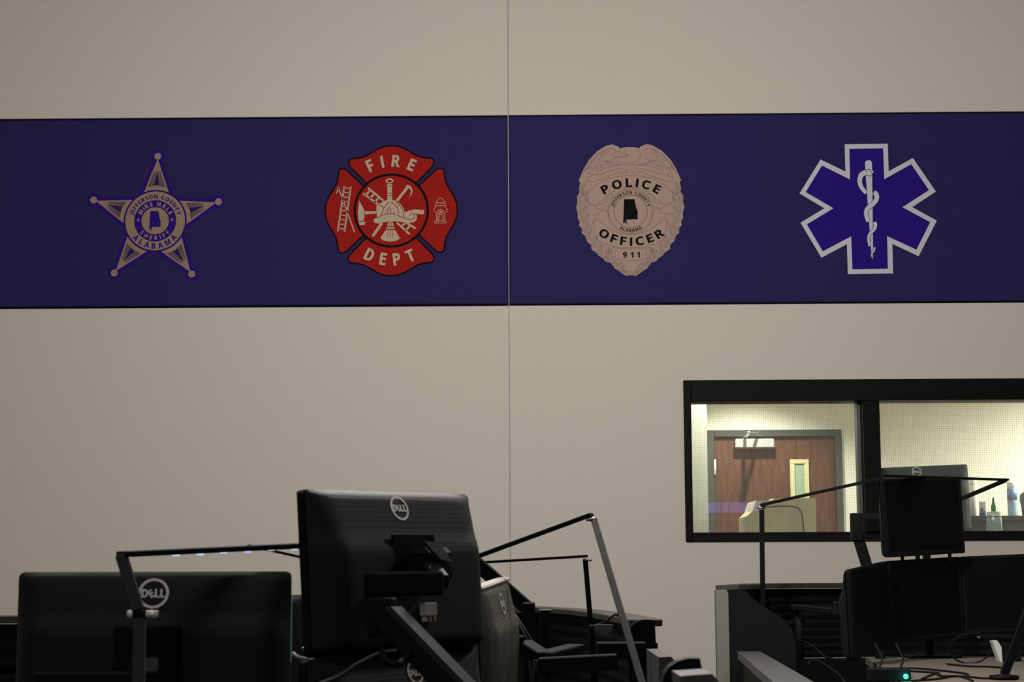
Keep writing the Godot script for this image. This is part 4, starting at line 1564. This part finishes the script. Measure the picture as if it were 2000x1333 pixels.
	# slatted screen of the console further back on the left
	var d = thing("console_screen", "low dark slatted console screen behind the left monitor", "console screen", Vector3(0, 0, 0))
	var path := [Vector3(-2.3, 0, -5.75), Vector3(-1.9, 0, -5.86), Vector3(-1.4, 0, -5.9), Vector3(-1.0, 0, -5.86)]
	slat_wall(d, path, [0.1, 1.03], 18)
	cap_rail(d, path, 1.03, 1.055, 0.05)
	for p in [path[0], path[3]]:
		s = stn()
		span(s, Vector3(p.x - 0.03, 0, p.z - 0.03), Vector3(p.x + 0.03, 1.03, p.z + 0.03), 0.004)
		part("end_post", s, M["base_dark"], d)


# ---------------------------------------------------------------- the console in the middle distance
func console_middle():
	var s
	var c = thing("dispatch_console", "dark console in the middle distance with a curved slatted screen", "console", Vector3(0, 0, 0))
	var path := [Vector3(-0.32, 0, -7.15), Vector3(-0.1, 0, -7.12), Vector3(0.011, 1.058, -7.000), Vector3(0.170, 1.057, -6.430), Vector3(0.230, 1.057, -6.000), Vector3(0.267, 1.057, -5.600), Vector3(0.307, 1.055, -5.050)]
	slat_wall(c, path, [0.62, 1.035], 11)
	cap_rail(c, path, 1.035, 1.055, 0.09)
	s = stn()
	for k in path.size() - 1:
		var a: Vector3 = path[k]
		var b: Vector3 = path[k + 1]
		beam(s, Vector3(a.x, 0.31, a.z), Vector3(b.x, 0.31, b.z), 0.05, 0.62, 0.0)
	part("base_panel", s, M["base_dark"], c)
	s = stn()
	prism(s, [Vector2(-0.75, -7.1), Vector2(0.1, -7.0), Vector2(0.14, -6.4), Vector2(0.24, -5.6), Vector2(0.3, -4.9), Vector2(0.3, -4.45), Vector2(-0.12, -4.45), Vector2(-0.2, -5.15), Vector2(-0.3, -6.2), Vector2(-0.75, -6.4)], 0.73, 0.76, Transform3D(Basis(Vector3(1, 0, 0), Vector3(0, 0, 1), Vector3(0, -1, 0)), Vector3(0, 1.5, 0)))
	part("desk_top", s, M["base_dark"], c)
	for q in [[Vector3(-0.7, 0, -6.9), Vector3(-0.6, 0.735, -6.5)], [Vector3(-0.15, 0, -5.4), Vector3(-0.05, 0.735, -5.2)]]:
		s = stn()
		span(s, q[0], q[1], 0.004)
		part("pedestal", s, M["base_dark"], c)
	# its end fin and sloping grey fairing
	var f = sub("end_fin", c, Vector3(0, 0, -4.95))
	s = stn()
	prism(s, fin_poly([Vector3(0.257, 0.957, -4.950), Vector3(0.260, 1.039, -4.950), Vector3(0.271, 1.048, -4.950), Vector3(0.287, 1.055, -4.950), Vector3(0.305, 1.056, -4.950), Vector3(0.324, 1.054, -4.950), Vector3(0.326, 0.996, -4.950), Vector3(0.331, 0.993, -4.950), Vector3(0.331, 0.981, -4.950), Vector3(0.300, 0.979, -4.950), Vector3(0.297, 0.777, -4.950), Vector3(0.255, 0.778, -4.950)], 0), -0.05, 0.0)
	part("fin", s, M["fin"], f)
	s = stn()
	var p0: Vector3 = Vector3(0.299, 0.980, -4.940)
	var p1: Vector3 = Vector3(0.329, 0.981, -4.940)
	prism(s, [Vector2(p0.x, p0.y), Vector2(p1.x, p1.y), Vector2(p1.x + 0.095, p1.y - 0.115), Vector2(p1.x + 0.095, 0.0), Vector2(p0.x, 0.0)], -0.3, 0.5)
	part("fairing", s, M["grey_laminate"], f)

	# lamps
	lamp("desk_lamp", "long-armed dark desk lamp reaching highest in the middle, post leaning to the right", Vector3(Vector3(0.297, 0.721, -4.050).x, 0.71, -4.05), Vector3(0.153, 1.313, -4.600), Vector3(0.148, 1.324, -4.600), Vector3(-0.149, 1.220, -4.750), 0.0165, [], 0.01, false, "lamp_metal_part_lit")
	lamp("desk_lamp", "short dark desk lamp behind the long-armed one, its bar nearly level", Vector3(0.199, 0.982, -5.800) + Vector3(0, -0.23, 0), Vector3(0.165, 1.219, -5.800), Vector3(0.171, 1.232, -5.800), Vector3(-0.171, 1.214, -5.900), 0.016, [], 0.01, false)
	lamp("desk_lamp", "dark desk lamp mostly hidden behind the middle monitor, its bar dipping to the right", Vector3(-0.45, 0.76, -6.55), Vector3(-0.46, 1.15, -6.55), Vector3(-0.46, 1.16, -6.55), Vector3(-0.967, 1.278, -6.300), 0.015, [], 0.01, false)

	# sloping arm and pillars behind the edge-on monitor
	var am = thing("monitor_support", "black sloping monitor arm behind the edge-on monitor, ending in a square pillar", "monitor arm", Vector3(0, 0, 0))
	s = stn()
	beam(s, Vector3(-0.186, 1.229, -5.400), Vector3(-0.010, 1.075, -5.400), 0.05, 0.042, 0.004)
	part("spring_arm", s, M["arm_metal"], am)
	s = stn()
	var q0: Vector3 = Vector3(-0.030, 1.097, -5.380)
	var q1: Vector3 = Vector3(0.007, 0.990, -5.300)
	span(s, Vector3(q0.x, 0.77, -5.42), Vector3(q1.x, q0.y, -5.36), 0.004)
	part("pillar", s, M["arm_metal"], am)
	s = stn()
	span(s, Vector3(q0.x - 0.05, 0.765, -5.48), Vector3(q1.x + 0.03, 0.775, -5.3), 0.002)
	part("base_plate", s, M["arm_metal"], am)
	s = stn()
	box(s, Vector3(-0.179, 1.243, -5.400), Vector3(0.012, 0.045, 0.03), 0.002)
	part("end_stop", s, M["black_plastic"], am)
	var pl = thing("equipment_box", "small upright dark box standing before the slatted screen", "equipment box", Vector3(0, 0, 0))
	s = stn()
	q0 = Vector3(0.021, 1.066, -5.600)
	q1 = Vector3(0.054, 0.990, -5.600)
	span(s, Vector3(q0.x, 0.77, -5.62), Vector3(q1.x, q0.y, -5.57), 0.003)
	part("case", s, M["arm_metal"], pl)
	s = stn()
	span(s, Vector3(q0.x - 0.003, q0.y, -5.623), Vector3(q1.x + 0.003, q0.y + 0.006, -5.567), 0.002)
	part("lid", s, M["grey_laminate"], pl)

	# folded arms in front of the slats
	am = thing("monitor_support", "folded double-jointed arm with pale top edges low in the middle distance", "monitor arm", Vector3(0, 0, 0))
	for q in [[Vector3(-0.073, 0.999, -4.700), Vector3(-0.022, 0.999, -4.700), 0.05, "bracket"], [Vector3(-0.025, 1.000, -4.700), Vector3(0.026, 0.970, -4.650), 0.03, "bracket"], [Vector3(0.021, 0.976, -4.650), Vector3(0.113, 0.987, -4.900), 0.016, "link"], [Vector3(0.013, 0.954, -4.600), Vector3(0.207, 0.963, -4.600), 0.038, "beam_arm"], [Vector3(0.163, 0.983, -4.800), Vector3(0.290, 0.983, -4.800), 0.04, "beam_arm"]]:
		s = stn()
		beam(s, q[0], q[1], 0.05, q[2], 0.003)
		var o = part(q[3], s, M["arm_metal"], am)
	s = stn(true)
	tube(s, [Vector3(Vector3(0.018, 0.954, -4.600).x, 0.765, -4.6), Vector3(0.019, 0.968, -4.600)], 0.02, 14)
	part("column", s, M["arm_metal"], am)
	s = stn(true)
	tube(s, [Vector3(Vector3(0.261, 0.943, -4.800).x, 0.765, -4.8), Vector3(0.262, 0.981, -4.800)], 0.018, 14)
	part("column", s, M["arm_metal"], am)
	# small grey clamp
	t_clamp()
	s = stn(true)
	tube(s, curve([Vector3(0.177, 1.036, -5.200), Vector3(0.199, 1.042, -5.200), Vector3(0.216, 1.055, -5.200), Vector3(0.232, 1.065, -5.200), Vector3(0.237, 1.058, -5.200)], 5), 0.003)
	tag(part("cable", s, M["cable"]), "thin black cable curling above the small grey clamp", "cable")
	for q in [[Vector3(-0.052, 1.072, -5.000), Vector3(-0.015, 1.004, -5.000), Vector3(Vector3(0.005, 0.949, -5.000).x, 0.767, -5.0)], [Vector3(-0.048, 1.071, -5.020), Vector3(-0.004, 1.003, -5.020), Vector3(Vector3(0.019, 0.948, -5.020).x, 0.767, -5.02)]]:
		s = stn(true)
		tube(s, q, 0.0016, 6)
		tag(part("cable", s, M["grey_cable"]), "thin grey wire slanting down beside the edge-on monitor, " + ("the nearer of the pair" if q[0].z > -5.01 else "the farther of the pair"), "cable", "pair of thin grey wires")

func t_clamp():
	var o: Vector3 = Vector3(0.184, 0.986, -5.000)
	var t = thing("desk_clamp", "small silver-grey clamp with a rounded head in front of the slats", "clamp", Vector3(o.x, 0.765, -5.0))
	var dy: float = o.y - 0.765
	var s = stn()
	prism(s, [Vector2(-0.02, 0.056 + dy), Vector2(0.03, 0.056 + dy), Vector2(0.03, 0.045 + dy), Vector2(0.022, 0.034 + dy), Vector2(0.012, 0.028 + dy), Vector2(0.0, 0.028 + dy), Vector2(-0.01, 0.036 + dy), Vector2(-0.02, 0.045 + dy)], -0.012, 0.012)
	part("head", s, M["silver_plastic"], t)
	s = stn()
	span(s, Vector3(-0.033, 0.0, -0.012), Vector3(-0.02, 0.056 + dy, 0.012), 0.003)
	part("leg", s, M["arm_metal"], t)
	s = stn()
	span(s, Vector3(-0.045, 0.0, -0.03), Vector3(0.02, 0.008, 0.03), 0.002)
	part("foot", s, M["arm_metal"], t)


# ---------------------------------------------------------------- the console on the right
func console_right():
	var s
	var c = thing("dispatch_console", "dark console on the right under the office window with a pale desk top", "console", Vector3(0, 0, 0))
	var path := [Vector3(0.833, 1.105, -7.980), Vector3(1.076, 1.129, -9.000), Vector3(1.308, 1.142, -9.150), Vector3(1.555, 1.158, -9.200), Vector3(2.2, 0, -9.2), Vector3(2.9, 0, -9.0)]
	slat_wall(c, [path[0] + Vector3(0.03, 0, -0.05), path[1], path[2], path[3], path[4], path[5]], [0.76, 1.1], 9)
	cap_rail(c, path, 1.1, 1.125, 0.1)
	s = stn()
	for k in path.size() - 1:
		var a: Vector3 = path[k]
		var b: Vector3 = path[k + 1]
		beam(s, Vector3(a.x, 0.38, a.z), Vector3(b.x, 0.38, b.z), 0.006, 0.76, 0.0)
	part("base_panel", s, M["base_dark"], c)
	# desk top: back run and right wing
	s = stn()
	prism(s, [Vector2(1.49, 8.4), Vector2(2.9, 8.4), Vector2(2.9, 6.2), Vector2(1.24, 6.2)], -0.03, 0.0, Transform3D(Basis(Vector3(1, 0, 0), Vector3(0, 0, -1), Vector3(0, 1, 0)), Vector3(0, 0.8, 0)))
	part("desk_top", s, M["desk"], c)
	for q in [[Vector3(1.3, 0, -6.5), Vector3(1.4, 0.77, -6.3)], [Vector3(2.7, 0, -6.5), Vector3(2.8, 0.77, -6.3)], [Vector3(1.52, 0, -8.35), Vector3(1.62, 0.77, -8.1)]]:
		s = stn()
		span(s, q[0], q[1], 0.004)
		part("pedestal", s, M["base_dark"], c)
	var f = sub("end_fin", c, Vector3(0, 0, -7.9))
	s = stn()
	prism(s, fin_poly([Vector3(0.829, 1.106, -7.900), Vector3(0.868, 1.108, -7.900), Vector3(0.902, 1.101, -7.900), Vector3(0.954, 1.051, -7.900), Vector3(1.022, 1.008, -7.900), Vector3(1.071, 0.974, -7.900), Vector3(1.102, 0.926, -7.900), Vector3(1.112, 0.871, -7.900), Vector3(1.099, 0.325, -7.900), Vector3(0.814, 0.326, -7.900)], 0), -0.05, 0.0)
	part("fin", s, M["fin"], f)
	s = stn()
	var e0: Vector3 = Vector3(0.777, 1.106, -7.900)
	var e1: Vector3 = Vector3(0.829, 1.106, -7.900)
	prism(s, [Vector2(e0.x, 0), Vector2(e1.x, 0), Vector2(e1.x, e1.y - 0.018), Vector2(e1.x - 0.006, e1.y), Vector2(e0.x + 0.004, e0.y), Vector2(e0.x, e0.y - 0.004)], -0.06, 0.006)
	part("outer_edge", s, M["side_laminate"], f)
	# long grey ledge of the left wing
	var r = sub("ledge", c, Vector3(0, 0, 0))
	s = stn()
	var lay := Transform3D(Basis(Vector3(1, 0, 0), Vector3(0, 0, -1), Vector3(0, 1, 0)), Vector3.ZERO)
	prism(s, [Vector2(0.872, 7.82), Vector2(0.935, 7.82), Vector2(0.83, 5.5), Vector2(0.738, 5.5)], 0.0, 0.82, lay)
	part("ledge_body", s, M["fin"], r)
	s = stn()
	prism(s, [Vector2(0.856, 7.83), Vector2(0.951, 7.83), Vector2(0.836, 5.45), Vector2(0.712, 5.45)], 0.82, 0.85, lay)
	part("ledge_top", s, M["grey_laminate"], r)

	# monitors
	monitor("monitor", "switched-off upper monitor standing alone above the others before the window", Vector3(1.484, 1.571, -7.900), Vector3(1.867, 1.591, -8.120), Vector3(1.481, 1.238, -7.900), false)
	monitor("monitor", "switched-off monitor directly below the upper one on the right console", Vector3(1.503, 1.224, -7.950), Vector3(1.864, 1.243, -8.170), Vector3(1.499, 0.878, -7.950), false)
	monitor("monitor", "switched-off monitor turned inward, leftmost of the lower row on the right console", Vector3(1.260, 1.187, -7.500), Vector3(1.489, 1.223, -7.900), Vector3(1.261, 0.827, -7.500), false)
	monitor("monitor", "switched-off monitor cut by the picture's edge, rightmost of the lower row", Vector3(1.875, 1.243, -8.180), Vector3(2.255, 1.257, -8.180), Vector3(1.870, 0.905, -8.180), false)
	# pole and arm behind the monitors
	var am = thing("monitor_stand", "dark pole stand behind the stacked monitors on the right console", "monitor stand", Vector3(Vector3(1.763, 1.240, -8.320).x, 0.8, -8.32))
	s = stn(true)
	tube(s, [Vector3(0, 0.01, 0), Vector3(0, 0.62, 0)], 0.018, 14)
	part("pole", s, M["arm_metal"], am)
	s = stn()
	span(s, Vector3(-0.12, 0, -0.1), Vector3(0.12, 0.012, 0.1), 0.003)
	part("foot", s, M["arm_metal"], am)
	for x in [1766, 1811, 1858]:
		s = stn()
		var px: float = Vector3(1.611, 1.239, -8.060).x + (x - 1766) * 0.00224
		box(s, Vector3(px - am.position.x, Vector3(1.710, 1.243, -8.060).y - 0.8, 0.22), Vector3(0.014 if x != 1811 else 0.006, 0.05, 0.012), 0.002)
		part("spacer", s, M["arm_metal"], am)
	am = thing("monitor_support", "dark elbow-shaped arm standing up left of the upper monitor", "monitor arm", Vector3(0, 0, 0))
	s = stn()
	var b0: Vector3 = Vector3(1.410, 1.437, -8.200)
	var b1: Vector3 = Vector3(1.458, 1.315, -8.200)
	span(s, Vector3(b0.x, b1.y, -8.24), Vector3(b1.x, b0.y, -8.18), 0.004)
	part("elbow_block", s, M["arm_metal"], am)
	s = stn()
	beam(s, Vector3(1.459, 1.423, -8.200), Vector3(1.570, 1.420, -8.120), 0.03, 0.027, 0.003)
	part("cross_arm", s, M["arm_metal"], am)
	s = stn()
	beam(s, Vector3(1.440, 1.331, -8.210), Vector3(1.522, 1.039, -8.210), 0.04, 0.045, 0.004)
	part("lower_arm", s, M["arm_metal"], am)
	s = stn()
	span(s, Vector3(Vector3(1.522, 1.039, -8.210).x - 0.02, 0.8, -8.23), Vector3(Vector3(1.522, 1.039, -8.210).x + 0.02, Vector3(1.522, 1.039, -8.210).y + 0.01, -8.19), 0.003)
	part("post", s, M["arm_metal"], am)
	am = thing("monitor_support", "low arm with pale top edge between the right console's fin and its inward monitor", "monitor arm", Vector3(0, 0, 0))
	s = stn()
	beam(s, Vector3(1.147, 1.026, -8.200), Vector3(1.248, 1.016, -7.800), 0.03, 0.024, 0.003)
	part("upper_link", s, M["arm_metal"], am)
	s = stn()
	beam(s, Vector3(1.123, 0.952, -8.300), Vector3(1.186, 0.963, -8.200), 0.03, 0.022, 0.003)
	part("lower_link", s, M["arm_metal"], am)
	s = stn(true)
	tube(s, [Vector3(Vector3(1.168, 0.997, -8.200).x, 0.8, -8.2), Vector3(1.169, 1.023, -8.200)], 0.019, 14)
	part("column", s, M["arm_metal"], am)
	s = stn()
	box(s, Vector3(1.260, 1.029, -7.660), Vector3(0.05, 0.06, 0.05), 0.006)
	part("mount_head", s, M["arm_metal"], am)

	# lamps
	lamp("desk_lamp", "dark desk lamp with an upright post standing before the left window pane", Vector3(Vector3(1.059, 1.117, -8.600).x, 0.8, -8.6), Vector3(1.066, 1.468, -8.600), Vector3(1.064, 1.489, -8.600), Vector3(1.564, 1.595, -8.350), 0.022, [], 0.01, false)
	lamp("desk_lamp", "dark desk lamp whose arm juts right past the upper monitor in a narrow V", Vector3(Vector3(1.781, 1.419, -8.600).x, 0.8, -8.6), Vector3(1.781, 1.427, -8.600), Vector3(2.179, 1.595, -8.500), Vector3(1.479, 1.581, -7.800), 0.02, [Vector3(1.819, 1.577, -8.150), Vector3(1.866, 1.577, -8.200)], 0.006, true)
	lamp("desk_lamp", "blurred grey lamp post slanting through the lower right corner", Vector3(1.657, 0.783, -6.600) + Vector3(0, 0.02, 0), Vector3(1.837, 1.244, -6.600), Vector3(1.845, 1.262, -6.600), Vector3(2.251, 1.316, -6.700), 0.03, [], 0.01, false)

	# things on the pale desk
	var o: Vector3 = Vector3(1.243, 0.803, -6.500)
	var h = thing("network_box", "small black box with a glowing cyan light on the pale desk", "network box", Vector3(o.x, 0.8, -6.5))
	s = stn()
	span(s, Vector3(-0.07, 0.0, -0.1), Vector3(0.068, 0.045, 0.0), 0.004)
	part("case", s, M["black_plastic"], h)
	s = stn(true)
	lathe(s, [Vector2(0, 0), Vector2(0.009, 0), Vector2(0.008, 0.004), Vector2(0, 0.006)], Vector3(0.049, 0.018, 0.0), 18, Basis(Vector3.RIGHT, PI / 2))
	part("indicator_light", s, M["led_cyan"], h)
	var li := OmniLight3D.new()
	li.name = "indicator_glow"
	li.position = Vector3(0.049, 0.018, 0.02)
	li.light_color = Color(0.3, 1.0, 0.85)
	li.light_energy = 0.002
	li.light_size = 0.008
	li.omni_range = 10.0
	li.omni_attenuation = 2.0
	li.shadow_enabled = true
	h.add_child(li)
	for x in [-0.02, 0.055]:
		s = stn(true)
		tube(s, curve([Vector3(x, 0.03, -0.1), Vector3(x + 0.01, 0.045, -0.16), Vector3(x + 0.03, 0.07, -0.22), Vector3(x + 0.02, 0.12, -0.3)], 5), 0.004)
		part("lead", s, M["cable"], h)
	o = Vector3(1.961, 0.807, -7.900)
	h = thing("paper_holder", "white wedge-shaped plastic holder on the pale desk behind the lamp post", "holder", Vector3(o.x, 0.8, -7.9))
	s = stn()
	prism(s, [Vector2(-0.02, 0.085), Vector2(0.0, 0.088), Vector2(0.016, 0.06), Vector2(0.018, 0.0), Vector2(0.008, 0.0)], -0.06, 0.0)
	part("shell", s, M["white_plastic"], h)
	s = stn()
	span(s, Vector3(0.018, 0.0, -0.06), Vector3(0.1, 0.07, -0.005), 0.004)
	part("block", s, M["black_plastic"], h)
	s = stn(true)
	var oc: Vector3 = Vector3(1.810, 0.861, -7.750)
	var loop := []
	for k in 25:
		var a: float = TAU * k / 24.0
		loop.append(Vector3(oc.x + cos(a) * 0.085, oc.y + sin(a) * 0.062, -7.75 + 0.02 * sin(a)))
	tube(s, loop, 0.0035)
	h = tag(part("cable", s, M["cable"]), "big round loop of black cable hanging behind the pale desk's white holder", "cable")
	s = stn()
	box(s, Vector3(1.846, 0.907, -7.745), Vector3(0.012, 0.007, 0.008), 0.002)
	part("tag", s, M["connector"], h)
	var runs := [
		[Vector3(1.254, 0.8045, -7.074), Vector3(1.338, 0.8045, -7.216), Vector3(1.477, 0.8045, -7.320), Vector3(1.565, 0.8045, -7.086), Vector3(1.592, 0.8045, -6.871), Vector3(1.528, 0.8045, -6.675)],
		[Vector3(1.365, 0.8045, -6.591), Vector3(1.481, 0.8045, -6.914), Vector3(1.474, 0.8045, -6.778), Vector3(1.543, 0.8045, -6.740), Vector3(1.602, 0.8045, -6.605), Vector3(1.696, 0.8045, -6.728)],
		[Vector3(1.686, 0.8045, -7.629), Vector3(1.729, 0.8045, -7.459), Vector3(1.799, 0.8045, -7.412), Vector3(1.835, 0.8045, -7.330)],
		[Vector3(1.305, 0.8045, -6.472), Vector3(1.418, 0.8045, -6.587), Vector3(1.507, 0.8045, -6.742), Vector3(1.535, 0.8045, -6.707), Vector3(1.513, 0.8045, -6.457)],
		[Vector3(1.432, 0.8045, -7.097), Vector3(1.504, 0.8045, -6.983), Vector3(1.476, 0.8045, -6.812)]]
	for q in [[[Vector3(1.143, 0.889, -8.100), Vector3(1.177, 0.870, -7.900), Vector3(1.216, 0.828, -7.750), Vector3(1.292, 0.819, -7.700)], "black cable drooping from the right console's fin to its inward monitor"], [[Vector3(1.101, 0.809, -7.500), Vector3(1.122, 0.827, -7.500), Vector3(1.155, 0.814, -7.400), Vector3(1.196, 0.755, -7.200), Vector3(Vector3(1.215, 0.736, -7.200).x, 0.6, -7.2)], "thick dark cable bent over beside the right console's ledge"]]:
		s = stn(true)
		tube(s, curve(q[0], 6), 0.005)
		tag(part("cable", s, M["cable"]), q[1], "cable")
	var labels := ["black cable winding from under the monitors across the pale desk", "black cable crossing the pale desk towards the lamp post", "black cable at the back of the pale desk near the white holder", "black cable curling along the front of the pale desk", "short black cable bent behind the network box"]
	for i in runs.size():
		s = stn(true)
		tube(s, curve(runs[i], 5), 0.0038)
		tag(part("cable", s, M["cable"]), labels[i], "cable")
